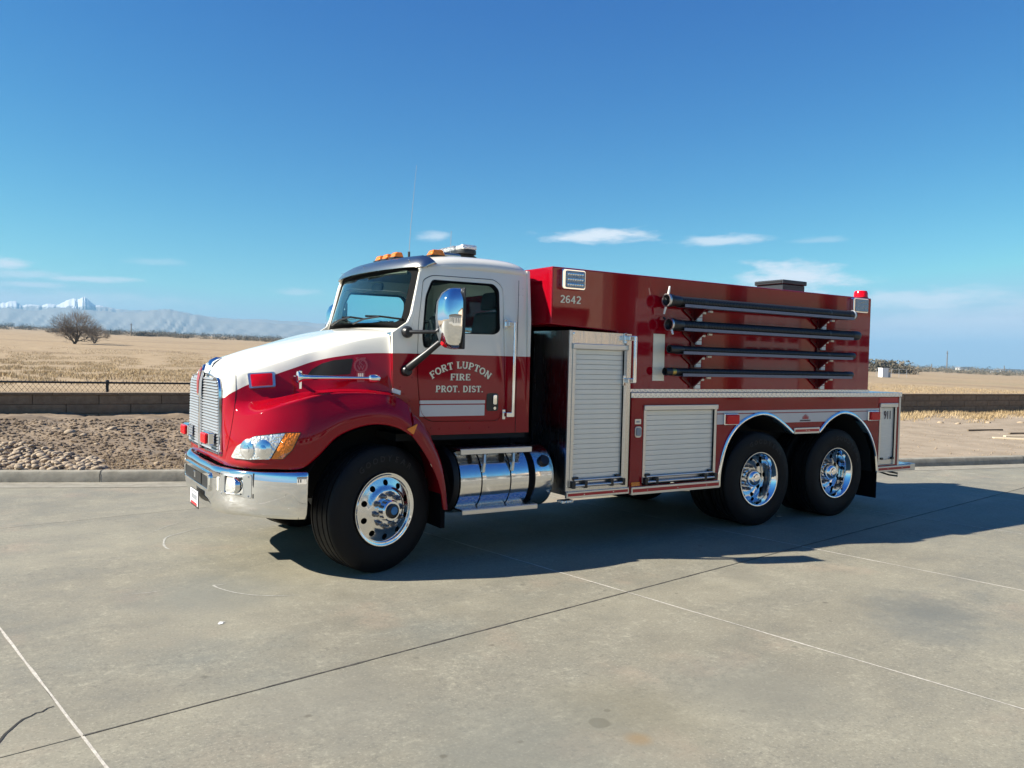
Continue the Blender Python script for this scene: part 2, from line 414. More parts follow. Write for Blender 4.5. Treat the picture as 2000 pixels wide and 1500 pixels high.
def round_poly(pts, r, n=4):
    out = []; m_ = len(pts)
    for i in range(m_):
        p, a, b = Vector(pts[i]), Vector(pts[i-1]), Vector(pts[(i+1) % m_])
        rr = min(r if not isinstance(r, list) else r[i], (a-p).length*.45, (b-p).length*.45)
        A = p+(a-p).normalized()*rr; B = p+(b-p).normalized()*rr
        for k in range(n+1):
            t = k/n; q = A*(1-t)**2+p*2*t*(1-t)+B*t*t; out.append((q.x, q.y))
    return out
def spline(pts, n):
    """Catmull-Rom through points, n samples per span"""
    P = [np.array(p, float) for p in pts]; P = [2*P[0]-P[1]]+P+[2*P[-1]-P[-2]]; out = []
    for i in range(1, len(P)-2):
        for k in range(n):
            t = k/n; a, b, c, d = P[i-1:i+3]
            out.append(.5*((2*b)+(-a+c)*t+(2*a-5*b+4*c-d)*t*t+(-a+3*b-3*c+d)*t**3))
    out.append(P[-2]); return out
SIDE = lambda y: (lambda u, v, d: (u, y+d, v))      # plane facing -y; positive d goes into the truck
# stroke lettering with serifs
def arc(cx, cy, rx, ry, a0, a1, n=12): return [(cx+rx*math.cos(math.radians(a0+(a1-a0)*k/n)), cy+ry*math.sin(math.radians(a0+(a1-a0)*k/n))) for k in range(n+1)]
TV, TH, TS = .19, .12, .09
def sf(x, y, w=.17): return ([(x-w, y), (x+w, y)], TS)
GL = {
 'F': (.62, [([(.16,.0),(.16,1)],TV),([(.06,.94),(.60,.94)],TH),([(.16,.5),(.46,.5)],TH),([(.58,1),(.58,.74)],TS),([(.45,.62),(.45,.38)],TS),sf(.16,.045)]),
 'O': (.78, [(arc(.39,.5,.30,.42,0,360,24),.17)]),
 'R': (.74, [([(.16,0),(.16,1)],TV),([(.06,.94),(.36,.94)]+arc(.36,.71,.21,.23,90,-90)+[(.16,.48)],.14),([(.36,.48),(.64,.0)],.17),sf(.16,.045),sf(.64,.045,.1)]),
 'T': (.68, [([(.34,0),(.34,1)],TV),([(.04,.94),(.64,.94)],TH),([(.06,1),(.06,.72)],TS),([(.62,1),(.62,.72)],TS),sf(.34,.045)]),
 'L': (.60, [([(.16,0),(.16,1)],TV),([(.06,.06),(.56,.06)],TH),([(.54,0),(.54,.28)],TS),sf(.16,.955)]),
 'U': (.78, [([(.16,1),(.16,.3)]+arc(.39,.32,.23,.25,180,360)+[(.62,1)],.17),sf(.16,.955,.14),sf(.62,.955,.14)]),
 'P': (.68, [([(.16,0),(.16,1)],TV),([(.06,.94),(.36,.94)]+arc(.36,.70,.22,.24,90,-90)+[(.16,.46)],.14),sf(.16,.045)]),
 'N': (.80, [([(.15,0),(.15,1)],.14),([(.12,1),(.66,0)],.19),([(.66,0),(.66,1)],.14),sf(.15,.045,.13),sf(.66,.955,.13),sf(.15,.955,.13)]),
 'I': (.38, [([(.19,0),(.19,1)],TV),sf(.19,.045),sf(.19,.955)]),
 'E': (.64, [([(.16,0),(.16,1)],TV),([(.06,.94),(.58,.94)],TH),([(.16,.5),(.46,.5)],TH),([(.06,.06),(.60,.06)],TH),([(.56,1),(.56,.76)],TS),([(.58,0),(.58,.26)],TS),([(.45,.62),(.45,.38)],TS)]),
 'D': (.76, [([(.16,0),(.16,1)],TV),([(.06,.94),(.34,.94)]+arc(.34,.5,.30,.44,90,-90,16)+[(.06,.06)],.15)]),
 'S': (.64, [([(.54,.74)]+arc(.32,.71,.21,.22,20,200,10)+[(.2,.55),(.42,.45)]+arc(.32,.29,.23,.23,40,-160,10),.16)]),
 '.': (.26, [([(.06,.08),(.22,.08)],.16)]), ' ': (.34, []),
 '2': (.62, [(arc(.31,.71,.22,.23,160,-35,12)+[(.12,.07),(.12,.07)],.16),([(.06,.07),(.58,.07)],.14)]),
 '6': (.62, [(arc(.31,.30,.21,.23,0,360,18),.15),([(.50,.86)]+arc(.36,.55,.26,.38,75,190,8),.15)]),
 '4': (.64, [([(.43,0),(.43,1)],.17),([(.43,.95),(.06,.32)],.12),([(.03,.3),(.60,.3)],.13)]),
}
def stroke(mb, pts, w, fmap, d0, d1, grow=0):
    P = [Vector(p) for p in pts]; P2 = [P[0]]
    for p in P[1:]:
        if (p-P2[-1]).length > 1e-5: P2.append(p)
    P = P2; L_, R_ = [], []; closed = (P[0]-P[-1]).length < 1e-4
    h = w/2+grow
    if not closed:
        P[0] = P[0]+(P[0]-P[1]).normalized()*grow; P[-1] = P[-1]+(P[-1]-P[-2]).normalized()*grow
    for i, p in enumerate(P):
        a = P[i-1] if i else (P[-2] if closed else None); b = P[i+1] if i+1 < len(P) else (P[1] if closed else None)
        ns = []
        for q0, q1 in ((a, p), (p, b)):
            if q0 is not None and q1 is not None: d = (q1-q0).normalized(); ns.append(Vector((-d.y, d.x)))
        n = sum(ns, Vector((0, 0))); n = n.normalized() if n.length > 1e-6 else ns[0]
        k = h/max(.5, n.dot(ns[0])); L_.append(p+n*k); R_.append(p-n*k)
    n = len(P); vs = [fmap(q.x, q.y, d0) for q in L_+R_]+[fmap(q.x, q.y, d1) for q in L_+R_]
    fs = []
    for i in range(n-1):
        fs += [(i, i+1, n+i+1, n+i), (2*n+i, 3*n+i, 3*n+i+1, 2*n+i+1), (i, 2*n+i, 2*n+i+1, i+1), (n+i, n+i+1, 3*n+i+1, 3*n+i)]
    fs += [(0, n, 3*n, 2*n), (n-1, 3*n-1, 4*n-1, 2*n-1)]
    mb.add(vs, fs)
def text_width(s, gap=.06): return sum(GL[c][0]+gap for c in s)-gap
def letters(s, place, h, d, parent, name='letter', gap=.06, stretch=1.0, mat_='letter_gold', shadow=True):
    """each letter a mesh of its own; place(u, v) maps text units (height 1) to the surface (x, z), d(u) is y of the surface"""
    u = 0; k = 0
    for c in s:
        w, st = GL[c]
        if st:
            mb = MB(); mb.cur = 0
            for i, (pts, tw) in enumerate(st):
                f = lambda a, b, q, u0=u: (lambda P: (P[0], d-q, P[1]))(place(u0+a, b, u+w/2))
                stroke(mb, pts, tw, f, 0, .0022+i*.00025)
            if shadow:
                mb.cur = 1
                for i, (pts, tw) in enumerate(st):
                    f = lambda a, b, q, u0=u: (lambda P: (P[0], d-q, P[1]))(place(u0+a+.03, b-.035, u+w/2))
                    stroke(mb, pts, tw, f, 0, .0008+i*.00012, .02)
            mb.build(name, [mat_, 'letter_shadow'], parent)
        u += w+gap
def text_mb(s, size, thick=.0, bold=0.0):
    cu = bpy.data.curves.new('t', 'FONT'); cu.body = s; cu.size = size; cu.offset = bold; cu.extrude = thick; cu.resolution_u = 3; cu.align_x = 'CENTER'; cu.align_y = 'CENTER'
    ob = bpy.data.objects.new('t', cu); COL.objects.link(ob)
    dg = bpy.context.evaluated_depsgraph_get(); me = bpy.data.meshes.new_from_object(ob.evaluated_get(dg))
    vs = [tuple(v.co) for v in me.vertices]; fs = [tuple(p.vertices) for p in me.polygons]
    bpy.data.objects.remove(ob); bpy.data.curves.remove(cu); bpy.data.meshes.remove(me)
    return vs, fs
def side_text(s, size, x, z, y, material, parent, name='lettering', bold=0.0, sx=1.0):
    vs, fs = text_mb(s, size, .001, bold); return MB().add([(x+a*sx, y-c-.0015, z+b) for a, b, c in vs], fs).build(name, material, parent)

# ------------------------------------------------------------------ setting: pavement, kerb, dirt, field, mountains
H2 = lambda lat, d: Vector((CAMPOS.x+math.cos(YAW)*lat+math.sin(YAW)*d, CAMPOS.y-math.sin(YAW)*lat+math.cos(YAW)*d))
def st(s, t): return (JC*s-JS*t, JS*s+JC*t)
pav = struct(MB().add([(-70, -70, -.02), (80, -70, -.02), (80, 14, -.02), (-70, 14, -.02)], [(0, 1, 2, 3)]).build('pavement', 'concrete'))
SL = [-2.81-3.84*k for k in (4, 3, 2, 1)]+[-2.81, 1.03]+[3.69+2.64*k for k in range(10)]
TL = [-21.5, -17.75, -14.0, -10.3, -6.55, -2.75, 2.45, 6.3, 10.1]
G = .0035
slab_me = {}
for i in range(len(SL)-1):
    for j in range(len(TL)-1):
        w, h = SL[i+1]-SL[i], TL[j+1]-TL[j]; key = (round(w, 2), round(h, 2))
        if key not in slab_me:
            o = MB().box(-w/2+G, w/2-G, -h/2+G, h/2-G, -.018, 0).build('slab', 'concrete', pav, bevel=.003, seg=1); slab_me[key] = o
        else: o = slab_me[key].copy(); COL.objects.link(o)
        x, y = st((SL[i]+SL[i+1])/2, (TL[j]+TL[j+1])/2); o.location = (x, y, 0); o.rotation_euler = (0, 0, JOINT_TH)
def ground_strip(name, pts, w, z, material, parent, jitter=0):
    vs, fs = [], []; P = [Vector(p) for p in pts]
    for i, p in enumerate(P):
        d = (P[min(i+1, len(P)-1)]-P[max(i-1, 0)]).normalized(); n = Vector((-d.y, d.x))
        ww = (w[i] if isinstance(w, list) else w)*(1+rnd.uniform(-jitter, jitter))
        vs += [(*(p+n*ww/2), z), (*(p-n*ww/2), z)]
    for i in range(len(P)-1): fs.append((2*i, 2*i+1, 2*i+3, 2*i+2))
    return MB().add(vs, fs).build(name, material, parent)
def seg_pts(a, b, n, jit=0): return [(a[0]+(b[0]-a[0])*k/n+rnd.uniform(-jit, jit), a[1]+(b[1]-a[1])*k/n+rnd.uniform(-jit, jit)) for k in range(n+1)]
for k, s in enumerate(SL[3:12]):
    ground_strip('joint_filler', seg_pts(st(s, -14), st(s, 2.4), 90, .0016), .0145, .0012, 'joint_filler', pav, .35)
ground_strip('joint', seg_pts(st(-2.81, -2.75), st(20, -2.75), 160, .0016), .0115, .0026, 'joint_dark', pav, .5)
ground_strip('crack', [tuple(pix_on(u, v, 2, 0).xy) for u, v in ((105, 1380), (92, 1384), (82, 1391), (70, 1393), (60, 1399), (45, 1405), (33, 1414), (22, 1424), (10, 1434), (0, 1447), (-20, 1470), (-50, 1485))],
             [.006, .008, .008, .01, .009, .011, .011, .012, .011, .012, .01, .004], .0024, 'crack_dark', pav, .2)
for pts, w in (([(-1.33, .42), (-1.35, .5), (-1.342, .681), (-1.275, .938), (-1.136, 1.074), (-.858, 1.265), (-.6, 1.23)], [.006, .022, .018, .014, .012, .01, .002]),
               ([(-1.15, -.93), (-1.216, -.94), (-1.25, -.93), (-1.225, -1.041), (-1.151, -1.2), (-1.037, -1.333), (-.861, -1.439), (-.75, -1.46)], [.002, .012, .016, .014, .012, .01, .007, .002]),
               ([(-1.87, -.887), (-1.703, -.915), (-1.6, -.9)], [.002, .009, .002]), ([(-1.976, .158), (-1.751, .279)], [.002, .007]),
               ([(-.75, -4.5), (-.70, -4.62), (-.68, -4.66)], [.002, .006, .002]), ([(-1.6, .9), (-1.2, 1.45), (-.9, 1.75)], [.002, .008, .002])):
    ground_strip('scrape_mark', [tuple(p) for p in spline(pts, 5)], [float(q[0]) for q in spline([(a,) for a in w], 5)], .0022, 'scrape', pav, .3)
tag(MB().add([(-1.425, -1.865, .002), (-1.395, -1.858, .006), (-1.37, -1.845, .002), (-1.405, -1.83, .004), (-1.418, -1.88, .003), (-1.39, -1.872, .004)], [(0, 1, 3), (1, 2, 3), (0, 4, 5), (0, 5, 1)]).build('paper_scrap', 'paper'),
    'tiny torn white paper scrap lying on the open concrete', 'scrap')
def chip(x, y, r, lab):
    mb = MB(); mb.lathe([(r, .002), (r*.9, r*.35), (r*.3, r*.5)], 'z', (x, y, 0), 7); mb.f.append((14, 15, 16, 17, 18, 19, 20)); mb.mi.append(0)
    tag(mb.build('stone_chip', 'rock'), lab, 'stone')
p = pix_on(1520, 1009, 2, 0); chip(p.x, p.y, .035, 'small pale stone chip on the concrete by the rear tyres')

KB = [(-30, 16.2), (-20, 12.3), (-14, 9.9), (-8, 7.42), (-2.6, 5.23), (-.47, 4.43), (4, 3.05), (8, 2.12), (11.65, 1.3), (14.34, .73), (19, -.2), (25, -1.35), (40, -4), (60, -7)]
KP = [Vector((p[0], p[1])) for p in spline(KB, 8)]
def knorm(i):
    d = (KP[min(i+1, len(KP)-1)]-KP[max(i-1, 0)]).normalized(); return Vector((-d.y, d.x))
def sweep(prof, i0=0, i1=None):
    """profile (offset behind kerb face, z) swept along the kerb line"""
    mb = MB(); i1 = len(KP)-1 if i1 is None else i1; n = len(prof); vs, fs = [], []
    for i in range(i0, i1+1):
        k = knorm(i)
        for o, z in prof: q = KP[i]+k*o; vs.append((q.x, q.y, z))
    for i in range(i1-i0):
        for j in range(n-1): fs.append((i*n+j, (i+1)*n+j, (i+1)*n+j+1, i*n+j+1))
    fs += [tuple(range(n)), tuple((i1-i0)*n+j for j in reversed(range(n)))]
    return mb.add(vs, fs)
kerb = struct(sweep([(-.45, .004), (-.06, .0045), (.01, .004), (.02, -.02), (-.45, -.02)]).build('gutter', 'kerb_concrete', smooth=30))
kr = struct(MB().build('kerb', 'kerb_concrete')) if False else None
kerb_root = None
i = 0
while i < len(KP)-1:
    L = 0; j = i
    while j < len(KP)-1 and L < 3.0: L += (KP[j+1]-KP[j]).length; j += 1
    prof = [(0, -.01), (.012, .11), (.035, .142), (.07, .15), (.155, .15), (.16, -.01)]
    o = sweep(prof, i, j)
    o = o.build('kerb' if kerb_root is None else 'kerb_stone', 'kerb_concrete', kerb_root, smooth=35)
    if kerb_root is None: kerb_root = struct(o)
    # dark open joint at the end of each length
    q = KP[j]; k = knorm(j); dd = Vector((k.y, -k.x))
    a = q-dd*.006-k*.002; MB().add([(*(a+dd*x+k*y), z) for x, y, z in ((0, 0, 0), (.012, 0, 0), (.012, .012, .112), (0, .012, .112), (.012, .034, .145), (0, .034, .145), (.012, .06, .153), (0, .06, .153), (.012, .158, .153), (0, .158, .153))],
        [(0, 1, 2, 3), (3, 2, 4, 5), (5, 4, 6, 7), (7, 6, 8, 9)]).build('kerb_joint', 'joint_dark', kerb_root)
    i = j

WA, WB_ = Vector((-2.6, 12.77)), Vector((27.8, 8.94)); WD = (WB_-WA).normalized(); WN = Vector((-WD.y, WD.x)); 
def wall_s(p): return (Vector((p[0], p[1]))-WA).dot(WD)
def wall_d(p): return (Vector((p[0], p[1]))-WA).dot(WN)
def wall_top(s): return .84+.0043*s
def vnoise(x, y, seed=0):
    def h(i, j): 
        n = np.sin(i*127.1+j*311.7+seed*74.7)*43758.5453; return n-np.floor(n)
    i, j = np.floor(x), np.floor(y); f, g = x-i, y-j; f = f*f*(3-2*f); g = g*g*(3-2*g)
    return (h(i, j)*(1-f)+h(i+1, j)*f)*(1-g)+(h(i, j+1)*(1-f)+h(i+1, j+1)*f)*g
def fbm(x, y, o=4, seed=0):
    s, a, t = 0, 1, 0
    for k in range(o): s = s+a*vnoise(x*2**k, y*2**k, seed+k); t += a; a *= .5
    return s/t
def dirt_z(x, y, a):
    """a: 0 at the kerb, 1 at the wall"""
    s = wall_s((x, y)); left = 1/(1+np.exp((s-5)/1.6))
    base = .145+a**1.3*(.27*left+.16*(1-left))
    bank = left*.13*np.exp(-((a-.52)/.24)**2)
    rough = (fbm(x*1.3, y*1.3, 5, 3)-.5)*(.02+.26*left*min(1, a*3))+(fbm(x*6, y*6, 3, 9)-.5)*.06*left*min(1, a*4)+(fbm(x*1.1, y*1.1, 3, 5)-.5)*.03*min(1, a*4)
    return base+bank+rough*min(1, a*8)
mb = MB(); NI = 760; NJ = 70; vs = []; fs = []
acc = [0]
for q in range(len(KP)-1): acc.append(acc[-1]+(KP[q+1]-KP[q]).length)
def kerb_at(L):
    q = max(0, min(len(KP)-2, int(np.searchsorted(acc, L))-1)); t = (L-acc[q])/(acc[q+1]-acc[q]); return KP[q].lerp(KP[q+1], t)
grid_pos = []
for i in range(NI):
    P = kerb_at(12+(acc[-1]-24)*i/(NI-1)); k = Vector((.18, .98)).normalized()
    P0 = P+k*.165; t = (-(wall_d(P0))+.25)/k.dot(WN)
    for j in range(NJ):
        a = j/(NJ-1); q = P0+k*t*a; z = dirt_z(q.x, q.y, a); vs.append((q.x, q.y, float(z)))
for i in range(NI-1):
    for j in range(NJ-1): fs.append((i*NJ+j, (i+1)*NJ+j, (i+1)*NJ+j+1, i*NJ+j+1))
dirt = struct(mb.add(vs, fs).build('dirt_verge', 'dirt', smooth=180, fix=False))
dirt_bvh = BVHTree.FromPolygons([Vector(v) for v in vs], fs)
def dirt_h(x, y):
    h = dirt_bvh.ray_cast(Vector((x, y, 5)), Vector((0, 0, -1))); return h[0].z if h[0] else None
# clods and gravel on the dirt: nobody could count them
ico_v = [(0,0,1),(.89,0,.45),(.28,.85,.45),(-.72,.53,.45),(-.72,-.53,.45),(.28,-.85,.45),(.72,.53,-.45),(-.28,.85,-.45),(-.89,0,-.45),(-.28,-.85,-.45),(.72,-.53,-.45),(0,0,-1)]
ico_f = [(0,1,2),(0,2,3),(0,3,4),(0,4,5),(0,5,1),(1,6,2),(2,7,3),(3,8,4),(4,9,5),(5,10,1),(1,10,6),(2,6,7),(3,7,8),(4,8,9),(5,9,10),(6,11,7),(7,11,8),(8,11,9),(9,11,10),(10,11,6)]
mb = MB(); cnt = 0
while cnt < 5200:
    u = rnd.uniform(-60, 420) if rnd.random() < .8 else rnd.uniform(1700, 2080); v = rnd.uniform(818, 918) if u < 1000 else rnd.uniform(805, 893)
    h = dirt_bvh.ray_cast(CAMPOS, pix_ray(u, v))
    if h[0] is None: continue
    cnt += 1; r = rnd.choice((.01, .012, .016, .02, .026, .04)) * rnd.uniform(.6, 1.2)*(1 if u < 1000 else .5)
    mb.add([(h[0].x+a*r*rnd.uniform(.7, 1.3), h[0].y+b*r*rnd.uniform(.7, 1.3), h[0].z+c*r*.6+r*.2) for a, b, c in ico_v], ico_f)
o = mb.build('soil_clods', 'dirt', fix=False); o['kind'] = 'stuff'; o['label'] = 'loose brown clods and gravel strewn over the dirt verge'; o['category'] = 'soil'
# river rocks
rock_me = []
for k in range(8):
    sx, sy, sz = rnd.uniform(.8, 1.3), rnd.uniform(.6, 1), rnd.uniform(.4, .65); V = {}
    v2 = [Vector(v) for v in ico_v]; f2 = list(ico_f)
    nv = [v*rnd.uniform(.92, 1.08) for v in v2]; fs2 = []; em = {}
    def midp(a, b):
        key = (min(a, b), max(a, b))
        if key not in em: q = (v2[a]+v2[b]).normalized()*rnd.uniform(.93, 1.05); em[key] = len(nv); nv.append(q)
        return em[key]
    for a, b, c in f2:
        x, y, z = midp(a, b), midp(b, c), midp(c, a); fs2 += [(a, x, z), (b, y, x), (c, z, y), (x, y, z)]
    rock_me.append(MB().add([(v.x*sx, v.y*sy, v.z*sz) for v in nv], fs2).build('river_rock', 'rock', smooth=180))
used = [False]*8; placed = 0
def put_rock(pos, r, label, group):
    k = rnd.randrange(8)
    if used[k]: o = rock_me[k].copy(); COL.objects.link(o)
    else: o = rock_me[k]; used[k] = True
    o.location = pos; o.scale = (r, r, r); o.rotation_euler = (rnd.uniform(-.35, .35), rnd.uniform(-.35, .35), rnd.uniform(0, 6.28)); tag(o, label, 'rock', group)
while placed < 290:
    u = -40+265*rnd.random()**1.0; v = 868+50*rnd.random()
    lim = 868+ (0 if u < 40 else (u-40)*.20)
    if v < lim or (u > 190 and rnd.random() < .6): continue
    h = dirt_bvh.ray_cast(CAMPOS, pix_ray(u, v))
    if h[0] is None: continue
    lay = rnd.choice((0, 0, .05)) if u < 130 else 0
    put_rock((h[0].x, h[0].y, h[0].z+.008+lay*.6), rnd.uniform(.028, .068), 'smooth tan river rock in the loose pile behind the kerb', 'river rocks piled behind the kerb'); placed += 1
for u, v, r in ((137, 844, .09), (162, 850, .06), (218, 838, .10), (265, 848, .07), (352, 845, .06), (355, 846, .05), (306, 905, .05), (345, 880, .055), (190, 868, .05), (110, 838, .06)):
    h = dirt_bvh.ray_cast(CAMPOS, pix_ray(u, v)); put_rock((h[0].x, h[0].y, h[0].z), r, 'lone stone half sunk in the churned dirt bank', 'stones lying on the dirt bank')
for u, v, r in ((1837, 826, .10), (1870, 828, .10), (1906, 823, .09), (1930, 826, .1), (1994, 826, .12)):
    h = dirt_bvh.ray_cast(CAMPOS, pix_ray(u, v)); put_rock((h[0].x, h[0].y, h[0].z), r, 'pale stone at the foot of the dry grass by the wall', 'stones below the dry grass')
for k in range(8):
    if not used[k]: bpy.data.objects.remove(rock_me[k])
# boards on the dirt, right
def board(a, b, w, t, material, name, label):
    P = []
    for u, v in (a, b):
        h = dirt_bvh.ray_cast(CAMPOS, pix_ray(u, v)); P.append(h[0])
    d = (P[1]-P[0]); L = d.length; d.normalize(); n = Vector((-d.y, d.x, 0)).normalized()
    mb = MB(); vs = []
    for e, p in enumerate(P):
        for sgn in (-1, 1):
            for zz in (0, t): vs.append(p+n*sgn*w/2*(1-.15*e)+Vector((0, 0, zz)))
    mb.add(vs, [(0, 1, 3, 2), (4, 6, 7, 5), (0, 4, 5, 1), (2, 3, 7, 6), (1, 5, 7, 3), (0, 2, 6, 4)])
    tag(mb.build(name, material, bevel=.003, seg=1), label, 'board' if 'board' in name else 'stick')
board((1890, 842), (1958, 841), .05, .045, 'wood_dark', 'wooden_stick', 'dark weathered stick lying flat on the bare dirt')
board((1971, 848), (2060, 847), .05, .04, 'wood_dark', 'wooden_stake', 'dark wooden stake on the dirt behind the pale boards')
board((1940, 856), (2060, 862), .16, .03, 'wood_pale', 'pale_board', 'long pale timber board lying nearer the kerb')
board((1962, 853), (2060, 855), .10, .03, 'wood_pale', 'narrow_board', 'narrow pale board lying behind the wider timber board')

# block wall
wr = empty('block_wall', (WA.x, WA.y, 0)); wr.rotation_euler = (0, -math.atan(.0043), math.atan2(WD.y, WD.x))
tag(wr, 'low retaining wall of long tan blocks in shade behind the dirt', 'wall')
bl = None; BLN = 1.25
for c in range(4):
    for k in range(-14, 37):
        if bl is None: o = bl = MB().box(-BLN/2+.004, BLN/2-.004, -.12, .12, -.098, .098).build('block', 'block', wr, bevel=.008, seg=1)
        else: o = bl.copy(); COL.objects.link(o)
        o.location = ((k+.5*(c % 2))*BLN, rnd.uniform(-.004, .004), .84-.05-.1-.2*c)
for k in range(-14, 37):
    if k == -14: cp = o = MB().box(-BLN/2+.003, BLN/2-.003, -.15, .13, -.025, .025).build('cap_stone', 'block', wr, bevel=.006, seg=1)
    else: o = cp.copy(); COL.objects.link(o)
    o.location = ((k+.3)*BLN, rnd.uniform(-.006, .006), .84-.024)
# chain link fence behind the wall
fr = empty('chain_link_fence', (WA.x, WA.y, 0)); fr.rotation_euler = (0, 0, math.atan2(WD.y, WD.x)); tag(fr, 'black chain link fence rising just above the block wall', 'fence')
FZ = 1.045
s0 = wall_s(H2(-8.85, 17.8)); FX0, FX1 = s0-3.05*4, s0+3.05*3
for k in range(-4, 4):
    MB().tube([(s0+3.05*k, .42, .1), (s0+3.05*k, .42, FZ+.03)], .032, 10).lathe([(.04, FZ+.0), (.04, FZ+.05), (.0, FZ+.07)], 'z', (s0+3.05*k, .42, 0), 10).build('post', 'fence_black', fr, smooth=40)
for k in range(-4, 3): MB().tube([(s0+3.05*k, .42, FZ), (s0+3.05*(k+1), .42, FZ)], .022, 8).build('top_rail', 'fence_black', fr, smooth=60)
mb = MB(); dx = .105; hh = .62
k = 0; x = FX0
while x < FX1:
    for sgn in (1, -1):
        pts = []; n = int(hh/(dx/2*1.25)); 
        # one wire zig-zags up through its neighbours
        for q in range(n+1): pts.append((x+(dx/2 if q % 2 else 0)*sgn, .42-.028+(.004*sgn), FZ+.03-q*dx/2*1.25))
        mb.tube(pts, .0052, 4, False)
    x += dx
o = mb.build('wire_mesh', 'fence_black', fr, fix=False); o['kind'] = 'stuff'

# open ground to the horizon
AL, BE = -.0206, .01475
def terr(lat, d):
    c = np.interp(d, [0, 24, 50, 120, 400, 1200, 4000], [0, 0, .9, 3.2, 3.8, 4.5, 5])
    z = BE*d+AL*min(max(lat, -1.2*d), .66*d)-c
    z = z+(fbm(lat/18+50, d/30+50, 4, 21)-.5)*np.interp(d, [20, 60, 200, 2000, 9000], [.12, .5, .9, 3, 25])
    return z
RD = [0, 4, 8, 12, 14, 15, 16, 17, 18, 19, 20, 21, 22]+[22*1.07**k for k in range(1, 104)]
NA = 240; vs, fs = [], []
for r in RD:
    for k in range(NA):
        if k < 160: a = -1.05+2.1*k/160
        else: a = 1.05+(2*PI-2.1)*(k-160)/80
        lat, d = r*math.sin(a), r*math.cos(a); p = H2(lat, d); wdist = wall_d(p)
        f = 1 if wdist > .2 else 0
        z = float(terr(lat, max(d, 0)))*f-(1-f)*.6 if d > 0 else -.6
        if f and wdist < 3: z = min(z, .35)
        vs.append((p.x, p.y, z))
for i in range(len(RD)-1):
    for k in range(NA): fs.append((i*NA+k, i*NA+(k+1) % NA, (i+1)*NA+(k+1) % NA, (i+1)*NA+k))
gnd = struct(MB().add(vs, fs).build('ground', 'field', smooth=180, fix=False))
print('ground radius', RD[-1])
gbvh = BVHTree.FromPolygons([Vector(v) for v in vs], fs)
def ghit(u, v):
    h = gbvh.ray_cast(CAMPOS, pix_ray(u, v)); return h[0]
# dry grass
mb = MB(); V = []; F = []
def tuft(p, h, n, spread, V, F):
    for q in range(n):
        a = rnd.uniform(0, 6.28); w = h*.05+.004; l = rnd.uniform(.5, 1)*h; o = len(V)
        bx, by = p.x+rnd.uniform(-spread, spread), p.y+rnd.uniform(-spread, spread); lx, ly = math.cos(a)*l*.5, math.sin(a)*l*.5
        V.append((bx-w*math.sin(a), by+w*math.cos(a), p.z-.02)); V.append((bx+w*math.sin(a), by-w*math.cos(a), p.z-.02)); V.append((bx+lx, by+ly, p.z+l)); F.append((o, o+1, o+2))
n = 0
while n < 15000:
    left = rnd.random() < .72
    u = rnd.uniform(-40, 560) if left else rnd.uniform(1690, 2050)
    v = rnd.triangular(672, 755, 712) if left else rnd.triangular(728, 772, 765)
    if left and fbm(u/60+3, v/5, 3, 2) < .46: continue
    p = ghit(u, v)
    if p is None or (p-CAMPOS).length > 260: continue
    D = (p-CAMPOS).length; tuft(p, rnd.uniform(.05, .18)*(1+D/140), 4, .12+D/300, V, F); n += 1
o = MB().add(V, F).build('field_grass', 'dry_grass', fix=False); o['kind'] = 'stuff'; o['label'] = 'dry straw coloured grass tufts across the field'; o['category'] = 'grass'
V, F = [], []; n = 0
while n < 1500:
    u = rnd.uniform(1750, 2060); v = 806+abs(rnd.gauss(0, 6))+(3*math.sin(u/23.0))
    h = dirt_bvh.ray_cast(CAMPOS, pix_ray(u, v))
    if h[0] is None: continue
    if rnd.random() < .4: h0 = h[0]
    tuft(h[0], rnd.uniform(.04, .17), 5, .09, V, F); n += 1
n = 0
while n < 500:
    u = rnd.uniform(200, 375); v = rnd.uniform(893, 917)
    h = dirt_bvh.ray_cast(CAMPOS, pix_ray(u, v))
    if h[0] is None: continue
    tuft(h[0], rnd.uniform(.01, .05), 3, .04, V, F); n += 1
o = MB().add(V, F).build('verge_grass', 'dry_grass', fix=False); o['kind'] = 'stuff'; o['label'] = 'dry yellow grass growing along the wall foot and kerb'; o['category'] = 'grass'

